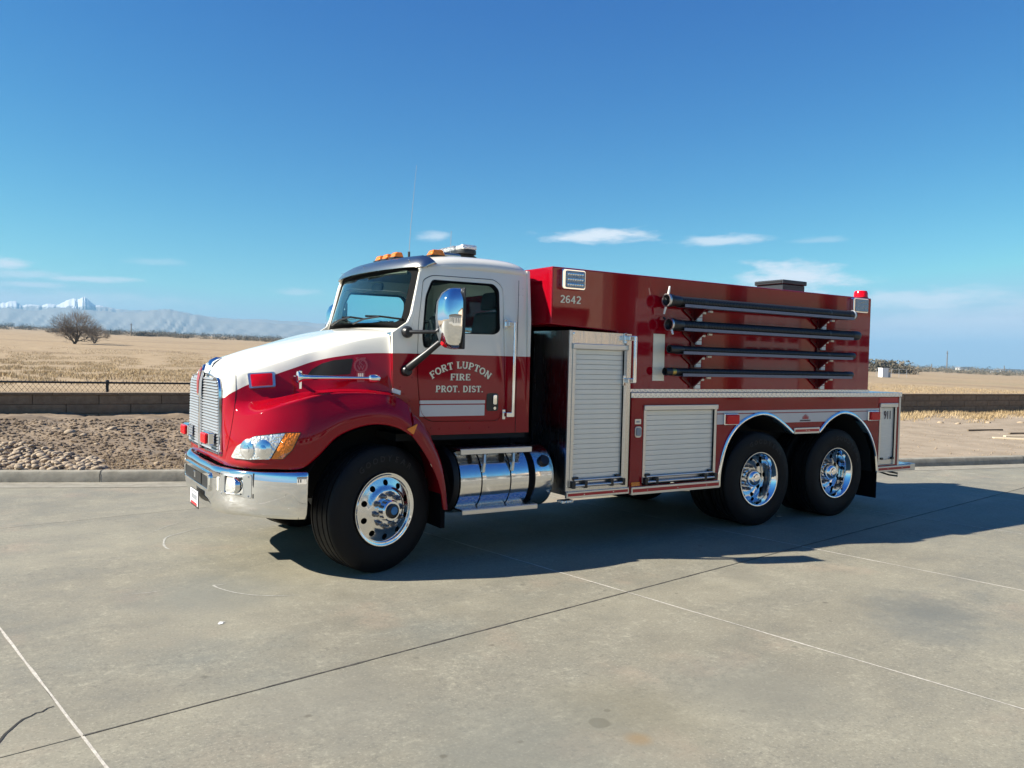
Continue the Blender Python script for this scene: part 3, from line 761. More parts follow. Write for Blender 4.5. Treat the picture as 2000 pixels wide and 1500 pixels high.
# bare trees
def bare_tree(name, base, h, spread, seed, label, stems=3, depth=6, thick=.035):
    r_ = random.Random(seed); root = empty(name, base); tag(root, label, 'tree' if h > 5 else 'shrub')
    tr, cr = MB(), MB()
    def grow(p, d, L, r, lev):
        q = p; pts = [p]; rr = [r]
        for k in range(3):
            d = (d+Vector((r_.gauss(0, .16), r_.gauss(0, .16), r_.gauss(0, .10)+.03))).normalized(); q = q+d*L/3; pts.append(q); rr.append(r*(1-.13*(k+1)))
        (tr if lev < 2 else cr).tube(pts, rr, 6 if lev < 2 else 3, False)
        if lev >= depth: return
        for k in range(3 if lev < depth-1 else 4):
            ax = Vector((r_.gauss(0, 1), r_.gauss(0, 1), r_.gauss(0, .45))).normalized()
            nd = (d*.72+ax*.75*spread+Vector((0, 0, .16))).normalized(); sp = pts[r_.choice((1, 2, 3))] if k else pts[-1]
            grow(sp, nd, L*r_.uniform(.62, .86), r*r_.uniform(.5, .66), lev+1)
    for k in range(stems):
        a = 6.28*k/stems+r_.random(); grow(Vector((0, 0, -.1)), Vector((math.cos(a)*.5*spread, math.sin(a)*.5*spread, 1)).normalized(), h*.30, h*thick, 0)
    if h > 5:
        for k in range(1150):
            a = r_.uniform(0, 6.28); e = math.asin(r_.uniform(-.25, 1)); q = r_.uniform(.45, 1)**.5
            p = Vector((math.cos(a)*math.cos(e)*h*.62*q, math.sin(a)*math.cos(e)*h*.62*q, h*.34+math.sin(e)*h*.46*q)); d = (p-Vector((0, 0, h*.15))).normalized()+Vector((r_.gauss(0, .35), r_.gauss(0, .35), r_.gauss(0, .3)))
            cr.tube([p-d*h*.05, p, p+d*h*.045+Vector((0, 0, h*.01))], [h*.0026, h*.002, h*.0009], 3, False)
    tr.build('trunk', 'bark', root, smooth=80, fix=False); cr.build('crown', 'twig', root, fix=False)
p = ghit(146, 672); print('tree', p, (p-CAMPOS).length)
D = (p-CAMPOS).length/1593
bare_tree('bare_tree', p, 70*D, 1.45, 11, 'large leafless spreading tree alone in the dry field', 6, 6, .022)
p = ghit(184, 671); bare_tree('bare_shrub', p, 40*(p-CAMPOS).length/1593, 1.5, 8, 'low leafless thicket growing beside the lone tree', 5, 5, .02)
# scrub, poles, houses far off
def scrub(mbx, p, w, h, n, sd):
    r_ = random.Random(sd)
    for k in range(n):
        a, b = r_.gauss(0, .38), abs(r_.gauss(0, .45)); q = Vector((p.x+a*w*.85, p.y-a*w*.53+r_.gauss(0, w*.2), p.z+min(b, 1)*h)); s = h*.11
        t = [q+Vector((r_.gauss(0, s), r_.gauss(0, s), r_.gauss(0, s))) for _ in range(3)]; mbx.add(t, [(0, 1, 2)])
MB().box(-14*BLN, 36*BLN, -.085, .085, .02, .80).build('light_stop_core', 'block', wr)  # unseen backing added inside the wall to stop light through the block gaps
mb = MB()
hor = lambda u: 640+(u-100)*(722-640)/1800
for k in range(620):
    u = rnd.uniform(-30, 640) if rnd.random() < .62 else rnd.uniform(1690, 2030); v = hor(u)+rnd.uniform(0, 9)
    p = ghit(u, v)
    if p is None: p = ghit(u, v+4)
    if p is None: continue
    D = (p-CAMPOS).length
    if D > 12000 or D < 500: continue
    scrub(mb, p, rnd.uniform(6, 20)*D/1593, rnd.uniform(3, 7)*D/1593, 130, k)
o = mb.build('far_scrub', 'scrub', fix=False); o['kind'] = 'stuff'; o['label'] = 'far off bare trees and scrub along the horizon'; o['category'] = 'scrub'
def bush(name, u, v, wpx, hpx, label, n=2600):
    p = ghit(u, v)
    if p is None: return
    D = (p-CAMPOS).length/1593; mb = MB(); root = empty(name, p); tag(root, label, 'bush', 'far bushes in the fields')
    scrub(mb, Vector((0, 0, 0)), wpx*D, hpx*D, n, int(u)); mb.build('foliage', 'scrub', root, fix=False)
    MB().tube([(0, 0, -.2), (0, 0, hpx*D*.5)], hpx*D*.03, 5).build('stem', 'bark', root)
bush('far_bush', 1764, 731, 22, 13, 'rounded dull bush right of the small white shed')
bush('bare_grove', 1728, 727, 44, 20, 'hazy bare grove rising behind the small white shed')
bush('low_bush', 222, 653, 14, 6, 'low dark bush beyond the lone tree'); bush('hedge_clump', 282, 657, 26, 7, 'long hedge clump by the far field edge')
def pole(u, v0, v1, label, arm=True):
    p = ghit(u, v1)
    if p is None: p = ghit(u, v1+5)
    if p is None: return
    D = (p-CAMPOS).length; h = (v1-v0)*D/1593; mb = MB().tube([(0, 0, -.3), (0, 0, h)], [D*.0006, D*.0004], 6)
    r = empty('utility_pole', p); mb.build('pole_shaft', 'wood_dark', r, smooth=60); tag(r, label, 'pole', 'utility poles far across the fields')
    if arm: MB().box(-h*.1, h*.1, -D*.0002, D*.0002, h*.88, h*.90).build('crossarm', 'wood_dark', r)
pole(1849, 690, 724, 'tall utility pole standing alone beyond the right field'); pole(256, 634, 656, 'utility pole in the field right of the lone tree')
pole(1961, 716, 727, 'short utility pole among the far white houses'); pole(1819, 712, 723, 'thin short pole between the tall pole and the shed', False)
def house(u, v, wpx, hpx, label, wm='house_white', roof=True):
    p = ghit(u, v)
    if p is None: p = ghit(u, v+4)
    if p is None: return
    D = (p-CAMPOS).length/1593; w, h, d = wpx*D, hpx*D, wpx*D*.6
    r = empty('far_house', p); r.rotation_euler = (0, 0, -YAW); tag(r, label, 'house', 'white buildings on the far horizon')
    MB().box(-w/2, w/2, 0, d, -h*.3, h*.7).build('wall', wm, r)
    MB().prism([(-w*.54, h*.69), (w*.54, h*.69), (w*.42, h*1.05), (-w*.42, h*1.05)], lambda a, b, c: (a, c, b), -d*.04, d*1.04).build('roof', 'roof_grey', r)
    for k in (-.3, .05, .3): MB().box(w*k, w*(k+.12), -d*.015, .02, h*.15, h*.48).build('window', 'window_dark', r)
house(1888, 724, 24, 6, 'white house beside the tall utility pole'); house(1925, 725, 22, 4, 'low white outbuilding right of the house by the pole'); house(1975, 727, 34, 5, 'long white barn farthest along the right horizon'); house(1946, 724, 12, 4, 'small white cottage between the outbuilding and the long barn')
house(1745, 722, 16, 4, 'white house half hidden behind the bare grove')
house(205, 650, 16, 4, 'pale house beyond the lone tree', 'house_tan'); house(330, 653, 20, 4, 'pale farmhouse toward the mountain foot', 'house_tan'); house(420, 657, 16, 4, 'white farm building near the truck bonnet skyline')
# small white shed with pipe frame
p = ghit(1729, 737); D = (p-CAMPOS).length/1593
r = empty('white_shed', p); r.rotation_euler = (0, 0, -YAW+.3); tag(r, 'small white metal shed standing in the dry field', 'shed')
w, h = 13*D, 16*D
for k in range(5): MB().box(-w/2+w*k/5+.02*D, -w/2+w*(k+1)/5-.02*D, 0, w*.8, -.2, h).build('wall_panel', 'house_white', r)
MB().box(-w*.53, w*.53, -.15*D, w*.84, h, h+.7*D).build('roof', 'house_white', r)
MB().box(w/2+.01, w/2+6*D, w*.1, w*.6, -.2, h*.55).build('equipment_box', 'grey_box', r)
r2 = empty('pipe_frame', ghit(1745, 737)); r2.rotation_euler = (0, 0, -YAW); tag(r2, 'thin pipe frame enclosure around the small white shed', 'fence')
for k in range(5): MB().tube([(-32*D+14*D*k, 0, -.3), (-32*D+14*D*k, 0, 15*D)], .35*D, 5).build('post', 'grey_box', r2)
for zz in (7, 15): MB().tube([(-32*D, 0, zz*D), (24*D, 0, zz*D)], .3*D, 5).build('rail', 'grey_box', r2)
# mountains
def mountain(name, prof, dist, label, relbase, seed, base_v):
    pts = spline(prof, 6); V, F, RH = [], [], []; NZ = 14; mx = max(p[1] for p in pts)
    for i, (u, v) in enumerate(pts):
        v = v+(rnd.random()-.5)*2.4
        for j in range(NZ):
            t = j/(NZ-1)             # 0 crest, 1 foot towards the camera
            dd = dist*(1-.16*t+.03*math.sin(i*1.7+j)*t*(1-t)); bv = base_v(u)+14
            vv = v+(bv-v)*(t**.8)+(0 if j in (0,) else (vnoise(i*.45, j*.7, seed)-.5)*7*(1-t))
            d = pix_ray(float(u), float(vv)); q = CAMPOS+d*(dd/d.dot(CF)); V.append(q); RH.append(float(relbase(vv)))
    n = len(pts)
    for i in range(n-1):
        for j in range(NZ-1): F.append((i*NZ+j, i*NZ+j+1, (i+1)*NZ+j+1, (i+1)*NZ+j))
    # back slope
    o0 = len(V)
    for i in range(n): q = V[i*NZ]; d = (q-CAMPOS); RH.append(0); V.append(Vector((q.x+d.x*.1, q.y+d.y*.1, 0)))
    for i in range(n-1): F.append((i*NZ, (i+1)*NZ, o0+i+1, o0+i))
    o = MB().add(V, F).build(name, 'mountain', smooth=60, fix=False); at = o.data.attributes.new('relh', 'FLOAT', 'POINT'); at.data.foreach_set('value', RH)
    struct(o); return o
mountain('snow_mountains', [(-120, 598), (-60, 590), (-20, 595), (0, 592), (15, 590), (29, 588), (42, 596), (60, 594), (80, 596), (95, 593), (112, 595), (126, 588), (144, 583), (152, 585), (163, 580), (172, 585), (184, 595), (198, 597), (213, 601), (240, 605), (280, 606), (312, 604), (333, 604), (360, 610), (400, 617), (450, 622), (500, 624), (560, 627), (620, 631), (700, 640), (800, 655)],
         15000, '', lambda v: np.interp(v, [580, 598, 606, 640], [1, .62, .35, 0]), 4, hor)
mountain('foothills', [(-120, 612), (-40, 606), (20, 602), (70, 606), (110, 601), (160, 604), (210, 608), (260, 610), (312, 606), (345, 609), (380, 616), (430, 624), (480, 628), (540, 632), (600, 637), (680, 646), (760, 656)],
         12500, '', lambda v: 0, 6, hor)
# fire station behind the photographer (mirrored in paint and chrome)
fs_ = empty('fire_station', (20, -26, 0)); tag(fs_, 'tan fire station with tall bay doors across the apron', 'building')
def bay(parent, x, w, h, y):
    d = MB().box(x, x+w, y, y+.08, 0, h).build('bay_door', 'bay_door', parent)
    for r_ in range(5):
        for c in range(4): MB().box(x+w*(c+.1)/4, x+w*(c+.9)/4, y+.081, y+.10, h*(r_+.2)/5, h*(r_+.85)/5).build('door_pane', 'bay_glass' if r_ in (2, 3) else 'bay_door', d)
MB().box(2, 44, -16, 0, -.1, 7.2).build('wall', 'stucco', fs_); MB().box(1.8, 44.2, -16.2, .25, 7.2, 7.7).build('parapet', 'brown_trim', fs_)
MB().box(-30, 2, -14, -1.5, -.1, 4.0).build('office_wing', 'stucco_light', fs_); MB().box(-30.3, 2.1, -14.2, -1.0, 4.0, 4.4).build('wing_roof', 'brown_trim', fs_)
for k in range(5): bay(fs_, 4+7.8*k, 4.6, 5.0, .002)
for k in range(6): MB().box(2.6+7.8*k, 3.4+7.8*k, 0, .3, -.1, 7.2).build('pilaster', 'brown_trim', fs_)
for k in range(7): MB().box(-28+4.2*k, -26.2+4.2*k, -1.5, -1.42, 1.0, 2.9).build('window', 'window_dark', fs_)

# ------------------------------------------------------------------ the truck
T = empty('fire_truck', (0, 0, 0)); tag(T, 'red and white tanker fire truck with chrome bumper parked on the concrete apron', 'fire truck')
# --- bonnet and front wings: columns from the grille centre round the corner to the cowl, rows from the lower lip to the crown
HC = [
 [(-1.125,0,.885),(-1.13,0,1.1),(-1.13,0,1.3),(-1.13,0,1.45),(-1.125,0,1.54),(-1.105,0,1.61),(-1.065,0,1.675),(-1.02,0,1.712)],
 [(-1.125,.3,.885),(-1.13,.3,1.1),(-1.13,.3,1.3),(-1.13,.3,1.45),(-1.125,.3,1.54),(-1.10,.3,1.61),(-1.05,.25,1.68),(-.98,0,1.735)],
 [(-1.12,.58,.882),(-1.125,.58,1.1),(-1.125,.57,1.3),(-1.12,.56,1.45),(-1.115,.55,1.53),(-1.09,.53,1.605),(-1.01,.40,1.695),(-.90,0,1.77)],
 [(-1.095,.79,.885),(-1.095,.775,1.1),(-1.08,.70,1.29),(-1.072,.665,1.40),(-1.062,.645,1.49),(-1.02,.615,1.60),(-.93,.42,1.72),(-.80,0,1.806)],
 [(-1.005,.985,.888),(-1.0,.985,1.1),(-.97,.905,1.30),(-.93,.73,1.385),(-.92,.69,1.49),(-.88,.645,1.645),(-.78,.45,1.775),(-.64,0,1.85)],
 [(-.86,1.105,.892),(-.86,1.105,1.12),(-.84,1.035,1.36),(-.78,.77,1.41),(-.77,.725,1.51),(-.73,.68,1.70),(-.62,.46,1.825),(-.47,0,1.895)],
 [(-.67,1.18,.896),(-.67,1.18,1.14),(-.66,1.10,1.425),(-.60,.80,1.45),(-.59,.765,1.55),(-.56,.72,1.765),(-.45,.48,1.88),(-.30,0,1.938)],
 [(-.545,1.2,.985),(-.53,1.195,1.2),(-.5,1.11,1.465),(-.46,.83,1.47),(-.45,.795,1.59),(-.42,.75,1.81),(-.33,.5,1.918),(-.19,0,1.965)],
 [(-.39,1.2,1.132),(-.375,1.195,1.28),(-.35,1.11,1.478),(-.33,.87,1.485),(-.32,.845,1.61),(-.3,.80,1.85),(-.22,.52,1.95),(-.11,0,1.988)],
 [(-.2,1.2,1.208),(-.2,1.195,1.325),(-.2,1.11,1.48),(-.19,.91,1.49),(-.18,.89,1.63),(-.17,.85,1.89),(-.12,.55,1.975),(-.05,0,2.005)],
 [(-.03,1.2,1.224),(-.03,1.195,1.335),(-.03,1.11,1.474),(-.03,.955,1.485),(-.02,.94,1.64),(-.02,.90,1.93),(0,.57,1.998),(.02,0,2.02)],
 [(.13,1.2,1.19),(.13,1.195,1.30),(.13,1.11,1.45),(.12,.995,1.47),(.12,.985,1.64),(.11,.95,1.955),(.10,.58,2.01),(.09,0,2.03)],
 [(.262,1.2,1.118),(.275,1.195,1.205),(.27,1.11,1.375),(.155,1.012,1.455),(.148,1.005,1.64),(.14,.972,1.96),(.13,.58,2.012),(.115,0,2.032)],
]
NR, NCc = 5, 5
def crisp(c):
    L = lambda a, b, t: tuple(a[i]+(b[i]-a[i])*t for i in range(3))
    lip, P1, P2, V_, H_, S_, T_, C_ = c
    return [lip, P1, L(P1, P2, .82), L(P2, V_, .10), L(P2, V_, .88), L(V_, H_, .20), H_, L(H_, S_, .86), L(S_, T_, .16), T_, C_]
cols = [spline(crisp(c), NR) for c in HC]; rows_n = len(cols[0]); rows = [spline([c[r] for c in cols], NCc) for r in range(rows_n)]; ncol = len(rows[0])
vs = [(float(rows[r][c][0]), -max(0.0, float(rows[r][c][1])), float(rows[r][c][2])) for c in range(ncol) for r in range(rows_n)]
fs = [(c*rows_n+r, c*rows_n+r+1, (c+1)*rows_n+r+1, (c+1)*rows_n+r) for c in range(ncol-1) for r in range(rows_n-1)]
hood_bvh = BVHTree.FromPolygons([Vector(v) for v in vs], fs)
hood_mb = MB().add(vs, fs).mirror_y()
import bmesh
me = bpy.data.meshes.new('bonnet'); me.from_pydata(hood_mb.v, [], hood_mb.f); bm = bmesh.new(); bm.from_mesh(me); bmesh.ops.remove_doubles(bm, verts=bm.verts, dist=.0012)
bmesh.ops.recalc_face_normals(bm, faces=bm.faces); bm.to_mesh(me); bm.free(); me.materials.append(M['two_tone_paint']); me.shade_smooth(); me.set_sharp_from_angle(angle=math.radians(60))
hood = bpy.data.objects.new('bonnet', me); COL.objects.link(hood); hood.parent = T
sm = hood.modifiers.new('thick', 'SOLIDIFY'); sm.thickness = .012; sm.offset = -1
def hh(u, v, bvh=None, fallback=None):
    h = (bvh or hood_bvh).ray_cast(CAMPOS, pix_ray(u, v))
    return (h[0], h[1] if h[1].dot(pix_ray(u, v)) < 0 else -h[1]) if h[0] else (None, None)
def patch(px, off0, off1, name, material, parent, holes=(), step=4, bvh=None, smooth=40, dome=0):
    """a piece lying on the bonnet: outline found where the sight lines meet the skin"""
    pv, tris = cdt(px, holes, step); top, bot = [], []; ok = True
    cx = sum(p[0] for p in px)/len(px); cy = sum(p[1] for p in px)/len(px)
    for u, v in pv:
        p, n = hh(u, v, bvh); s = 0
        while p is None and s < 12:
            s += 1; p, n = hh(u+(cx-u)*.03*s, v+(cy-v)*.03*s, bvh)
        if p is None: return None
        e = 0
        if dome: e = dome*max(0, 1-((u-cx)**2+(v-cy)**2)/max((a-cx)**2+(b-cy)**2 for a, b in px))
        top.append(p+n*(off1+e)); bot.append(p+n*off0)
    n = len(pv); fs = list(tris)+[tuple(i+n for i in reversed(t)) for t in tris]; E = {}
    for t in tris:
        for a, b in ((t[0], t[1]), (t[1], t[2]), (t[2], t[0])): E[(a, b)] = 1
    for (a, b) in E:
        if (b, a) not in E: fs.append((b, a, a+n, b+n))
    return MB().add(top+bot, fs).build(name, material, parent, smooth=smooth)
Z1 = lambda a, b: (340+a/3.75, 640+b/3.75)
Z2 = lambda a, b: (560+a/3.262, 680+b/3.262)
Z3 = lambda a, b: (620+a/3.75, 460+b/3.75)
HLT = round_poly([Z1(425, 945), Z1(468, 862), Z1(590, 795), Z1(800, 768), Z1(935, 766), Z1(872, 895), Z1(800, 966), Z1(560, 970), Z1(440, 958)], 4)
hl = patch(HLT, -.02, .004, 'headlight', 'black_plastic', T)
ins = lambda P, k: [(sum(p[0] for p in P)/len(P)+(x-sum(p[0] for p in P)/len(P))*k, sum(p[1] for p in P)/len(P)+(y-sum(p[1] for p in P)/len(P))*k) for x, y in P]
CLR = round_poly([Z1(432, 942), Z1(474, 866), Z1(592, 801), Z1(815, 774), Z1(706, 962), Z1(560, 964), Z1(444, 954)], 3)
patch(CLR, 0, .009, 'reflector', 'lamp_facets', hl, dome=.012)
AMB = round_poly([Z1(821, 774), Z1(925, 772), Z1(866, 892), Z1(796, 960), Z1(714, 961)], 2)
patch(AMB, 0, .010, 'turn_signal', 'amber_lens', hl, dome=.008)
patch(round_poly([Z1(868, 880), Z1(845, 912), Z1(800, 955), Z1(760, 955), Z1(830, 900)], 1), .010, .017, 'side_reflector', 'lens_clear', hl)
def circ(cx, cy, rx, ry, n=20): return [(cx+rx*math.cos(2*PI*k/n), cy+ry*math.sin(2*PI*k/n)) for k in range(n)]
for cx, rx in ((548, 46), (662, 56)):
    patch(circ(*Z1(cx, 890), rx/3.75, 70/3.75), .009, .020, 'lamp_bowl', 'lamp_silver', hl, dome=.014)
    patch(circ(*Z1(cx, 890), rx/3.75*.45, 70/3.75*.45), .02, .034, 'bulb_shield', 'chrome', hl, dome=.01)
# far headlight (mirror image) kept simple
for o in [hl]+list(hl.children):
    me2 = o.data.copy(); me2.transform(Matrix.Scale(-1, 4, (0, 1, 0))); me2.flip_normals(); q = bpy.data.objects.new(o.name.split('.')[0], me2); COL.objects.link(q)
    if o is hl: q.parent = T; hl2 = q
    else: q.parent = hl2
# side vent, emblem, red warning light, amber marker
vt = patch(round_poly([Z2(125, 182), Z2(160, 135), Z2(225, 98), Z2(300, 77), Z2(422, 66), Z2(406, 166), Z2(300, 172)], 3), .001, .005, 'side_vent', 'liner_black', T)
em = patch(circ(*Z2(472, 112), 52/3.262, 52/3.262), .001, .006, 'side_emblem', 'red_paint', T)
patch(circ(*Z2(472, 112), 44/3.262, 46/3.262), .006, .009, 'ring', 'emblem_red', em, holes=[circ(*Z2(472, 112), 33/3.262, 35/3.262)])
patch(round_poly([Z2(445, 155), Z2(500, 155), Z2(494, 215), Z2(450, 215)], 1), .001, .006, 'ribbon', 'emblem_red', em)
patch(round_poly([Z2(440, 60), Z2(505, 60), Z2(500, 74), Z2(446, 74)], 1), .001, .006, 'crest', 'emblem_red', em)
for k in range(3): patch([Z2(456+12*k, 160), Z2(463+12*k, 160), Z2(463+12*k, 192), Z2(456+12*k, 192)], .006, .009, 'ribbon_bar', 'letter_gold', em)
for ch, dy in (('K', -17), ('W', 15)):
    tv, tf = text_mb(ch, 13, 0, .25); pts = []
    okk = True
    for a, b, c in tv:
        q = Z2(472, 112+dy); p, n = hh(q[0]+a, q[1]-b)
        if p is None: okk = False; break
        pts.append(p+n*.0085)
    if okk: MB().add(pts, tf).build('monogram', 'emblem_red', em)
RL = [Z1(537, 342), Z1(738, 327), Z1(744, 436), Z1(552, 450)]
wl = patch(round_poly(RL, 3), -.01, .022, 'warning_light', 'brushed_aluminium', T, step=5)
patch(round_poly(ins(RL, .8), 2), .022, .034, 'lens', 'red_lens', wl, step=4, dome=.006)
MB().prism(round_poly([(.200, 1.180), (.300, 1.226), (.262, 1.132)], .012, 3), SIDE(-1.216), 0, .022).build('marker_light', 'amber_lens', T, bevel=.003)
# panel gaps on the bonnet
for pts in ([Z1(452, 330), Z1(452, 470), Z1(440, 600), Z1(415, 760), Z1(385, 905)],):
    P = [p for p in (hh(*q) for q in [tuple(x) for x in spline(pts, 6)]) if p[0]]
    if len(P) > 3: MB().tube([p+n*.0005 for p, n in P], .0025, 4).build('panel_gap', 'liner_black', T)
# air horn and chrome mount on the bonnet side
horn = MB().lathe([(.0, -.66), (.03, -.66), (.048, -.655), (.045, -.64), (.024, -.61), (.018, -.55), (.013, -.3), (.011, -.1), (.013, -.06), (.03, -.05), (.034, -.02), (.034, .02), (.026, .035), (.0, .035)], 'x', (0, -1.01, 1.592), 20).build('air_horn', 'chrome', T, smooth=35)
for x in (-.63, -.01): MB().tube([(x, -1.01, 1.592), (x, -.74 if x < -.3 else -.90, 1.592)], .013, 8).build('horn_mount', 'chrome', horn, smooth=50)
MB().box(-.642, -.622, -1.022, -.998, 1.50, 1.645).build('horn_bracket', 'chrome', horn, bevel=.004)
# grille
gx = -1.142; gr = None
GO = round_poly([(-.60, .955), (.0, .945), (.60, .955), (.555, 1.50), (.50, 1.565), (.12, 1.60), (-.12, 1.60), (-.50, 1.565), (-.555, 1.50)], .04)
GI = round_poly([(-.587, .965), (.0, .955), (.587, .965), (.543, 1.498), (.492, 1.554), (.12, 1.589), (-.12, 1.589), (-.492, 1.554), (-.543, 1.498)], .035)
FX = lambda x: (lambda u, v, d: (x+d, u, v))
gr = plate(MB(), GO, [GI], FX(gx-.008), 0, .025).build('grille', 'chrome', T, bevel=.004)
plate(MB(), GI, [], FX(gx+.03), 0, .012).build('screen', 'liner_black', gr)
for k in range(25):
    z = .985+k*.0238; hw = np.interp(z, [.97, 1.495, 1.545, 1.58], [.584, .541, .490, .16])
    for sg in (-1, 1):
        MB().prism([(-.020, -.0080), (-.012, -.0092), (.012, -.005), (.012, .007), (-.006, .0090), (-.016, .0030)], lambda a, b, c, z=z, sg=sg: (gx+.006+a-.012*(1-abs(c)/.6), sg*c, z+b), .022, float(hw)).build('bar', 'grille_silver', gr)
for sg in (-1, 1):
    for k in range(5):
        yy = sg*(.1+.095*k); MB().box(gx+.012, gx+.022, yy-.004, yy+.004, .975, 1.52).build('upright', 'polished_aluminium', gr)
    lb = MB().box(gx-.075, gx-.022, sg*.42-.10, sg*.42+.10, 1.025, 1.13).build('grille_light', 'chrome', T, bevel=.012)
    MB().box(gx-.10, gx-.0755, sg*.42-.085, sg*.42+.085, 1.035, 1.12).build('lens', 'red_lens', lb, bevel=.012)
MB().box(gx-.045, gx-.01, -.016, .016, .95, 1.62).build('centre_bar', 'chrome', gr, bevel=.008)
MB().box(gx-.022, gx+.0, -.026, .026, .95, 1.60).build('centre_gap', 'liner_black', gr)
bd = MB().prism([(-.035, 1.40), (.035, 1.40), (.05, 1.53), (.06, 1.62), (.0, 1.67), (-.06, 1.62), (-.05, 1.53)], lambda u, v, d: (gx-.055+d+max(0, v-1.58)*.5, u, v), 0, .022).build('badge', 'chrome', gr, bevel=.004)
MB().prism([(-.024, 1.42), (.024, 1.42), (.038, 1.53), (.045, 1.61), (.0, 1.65), (-.045, 1.61), (-.038, 1.53)], lambda u, v, d: (gx-.058+d+max(0, v-1.58)*.5, u, v), 0, .004).build('badge_face', 'emblem_red', gr)
MB().tube([(-1.10, 0, 1.655), (-1.085, 0, 1.69), (-1.045, 0, 1.715), (-1.0, 0, 1.722)], [.028, .026, .020, .006], 10).build('bonnet_ornament', 'chrome', T, smooth=60)
# bumper: plan curve swept with a section
def bplan(y):
    a = abs(y)
    return float(np.interp(a, [0, .55, .75, .9, 1.0, 1.08, 1.15, 1.19, 1.205], [-1.185, -1.178, -1.13, -1.045, -.965, -.88, -.78, -.70, -.62]))
BY = [float(q[0]) for q in spline([(y,) for y in (0, .15, .3, .55, .7, .8, .9, .97, 1.03, 1.08, 1.12, 1.15, 1.175, 1.19, 1.2, 1.205)], 3)]
BPL = spline([(bplan(y), y) for y in (0, .3, .55, .75, .9, 1.0, 1.08, 1.15, 1.19, 1.205)], 6)
BPL = [(float(a), float(b)) for a, b in BPL]; BPL = [(a, -b) for a, b in reversed(BPL[1:])]+BPL
def bsection(y):
    a = abs(y); zb = float(np.interp(a, [0, .4, .9, 1.1, 1.205], [.46, .475, .50, .495, .49])); zt = float(np.interp(a, [0, .6, 1.0, 1.205], [.845, .85, .868, .862]))
    return [(.10, zt+.012), (.03, zt+.01), (.006, zt-.006), (0, zt-.03), (-.004, .70), (-.002, .685), (-.002, zb+.12), (.012, zb+.05), (.04, zb+.01), (.09, zb)]
def bsweep(i0, i1, zmap=lambda y: bsection(y), inner=.0):
    V, F = [], []; n = None
    for i in range(i0, i1+1):
        x, y = BPL[i]; xa, ya = BPL[max(i-1, 0)]; xb, yb = BPL[min(i+1, len(BPL)-1)]; t = Vector((xb-xa, yb-ya)).normalized(); nn = Vector((t.y, -t.x))*(1)
        sec = zmap(y); n = len(sec)
        for o, z in sec: V.append((x+nn.x*(o+inner), y+nn.y*(o+inner), z))
    for i in range(i1-i0):
        for j in range(n-1): F.append((i*n+j, (i+1)*n+j, (i+1)*n+j+1, i*n+j+1))
    return MB().add(V, F)
bp = bsweep(0, len(BPL)-1).build('bumper', 'chrome', T, smooth=50, fix=True)
q = bp.modifiers.new('thick', 'SOLIDIFY'); q.thickness = .006; q.offset = 0
# recessed air slot, fog lamps, tow eye, plate
sl = MB(); sl.prism(rrect(-.46, .46, .665, .765, .03), FX(-1.196), 0, .004).build('air_slot', 'liner_black', bp)
plate(MB(), rrect(-.50, .50, .645, .80, .04), [rrect(-.46, .46, .665, .765, .03)], FX(-1.206), 0, .02).build('slot_trim', 'chrome', bp, bevel=.004)
MB().box(-1.203, -1.196, -.2, .1, .67, .76).build('tow_cover', 'black_plastic', bp); MB().tube([(-1.205, .02, .70), (-1.205, .02, .745), (-1.205, .06, .745)], .006, 6).build('tow_pin', 'chrome', bp)
for sg in (-1, 1):
    BF = lambda off: (lambda u, v, d, sg=sg: (bplan(u)+off+d, sg*u, v))
    plate(MB(), rrect(.70, .985, .65, .84, .02), [rrect(.755, .925, .675, .815, .02)], BF(-.016), 0, .022, .04).build('fog_panel', 'brushed_aluminium', bp, smooth=40)
    plate(MB(), rrect(.755, .925, .675, .815, .02), [], BF(-.0075), 0, .002, .04).build('fog_recess', 'black_plastic', bp, smooth=40)
    fl = MB().lathe([(.0, -.034), (.03, -.031), (.05, -.022), (.055, -.006)], 'x', (bplan(.85)+.004, sg*.85, .745), 24).build('fog_lamp', 'lamp_facets', bp, smooth=40)
    MB().lathe([(.055, -.022), (.064, -.026), (.068, -.010), (.066, .01)], 'x', (bplan(.85)+.004, sg*.85, .745), 28).build('fog_rim', 'chrome', bp, smooth=40)
    plate(MB(), rrect(.988, .996, .655, .85, .003), [], BF(-.0085), 0, .004).build('crease_shade_line', 'liner_black', bp)  # flat black strip paints the dark shade line of the bumper crease
    for a, b in ((.72, .67), (.965, .67), (.72, .82), (.965, .82)): MB().lathe([(0, -.006), (.006, -.005), (.007, 0)], 'x', (bplan(a)-.016, sg*a, b), 8).build('bolt', 'chrome', bp)
    MB().box(bplan(.6)-.004, bplan(.6)+.02, sg*.60-.075, sg*.60+.075, .675, .79).build('slot_blank', 'white_paint', bp, bevel=.01)
lp = MB().box(-1.212, -1.207, -.155, .155, .45, .60).build('licence_plate', 'black_plastic', T, bevel=.002)
MB().box(-1.2155, -1.2125, -.15, .15, .468, .595).build('plate_face', 'plate_white', lp); MB().box(-1.218, -1.216, -.12, .12, .47, .492).build('plate_band', 'stripe_red', lp)
for k in range(6): MB().box(-1.2175, -1.2157, .11-.04*k-.03, .11-.04*k, .515, .558).build('plate_mark', 'grey_box', lp)
MB().box(-1.2175, -1.2157, -.09, .09, .57, .588).build('plate_heading', 'grey_box', lp)
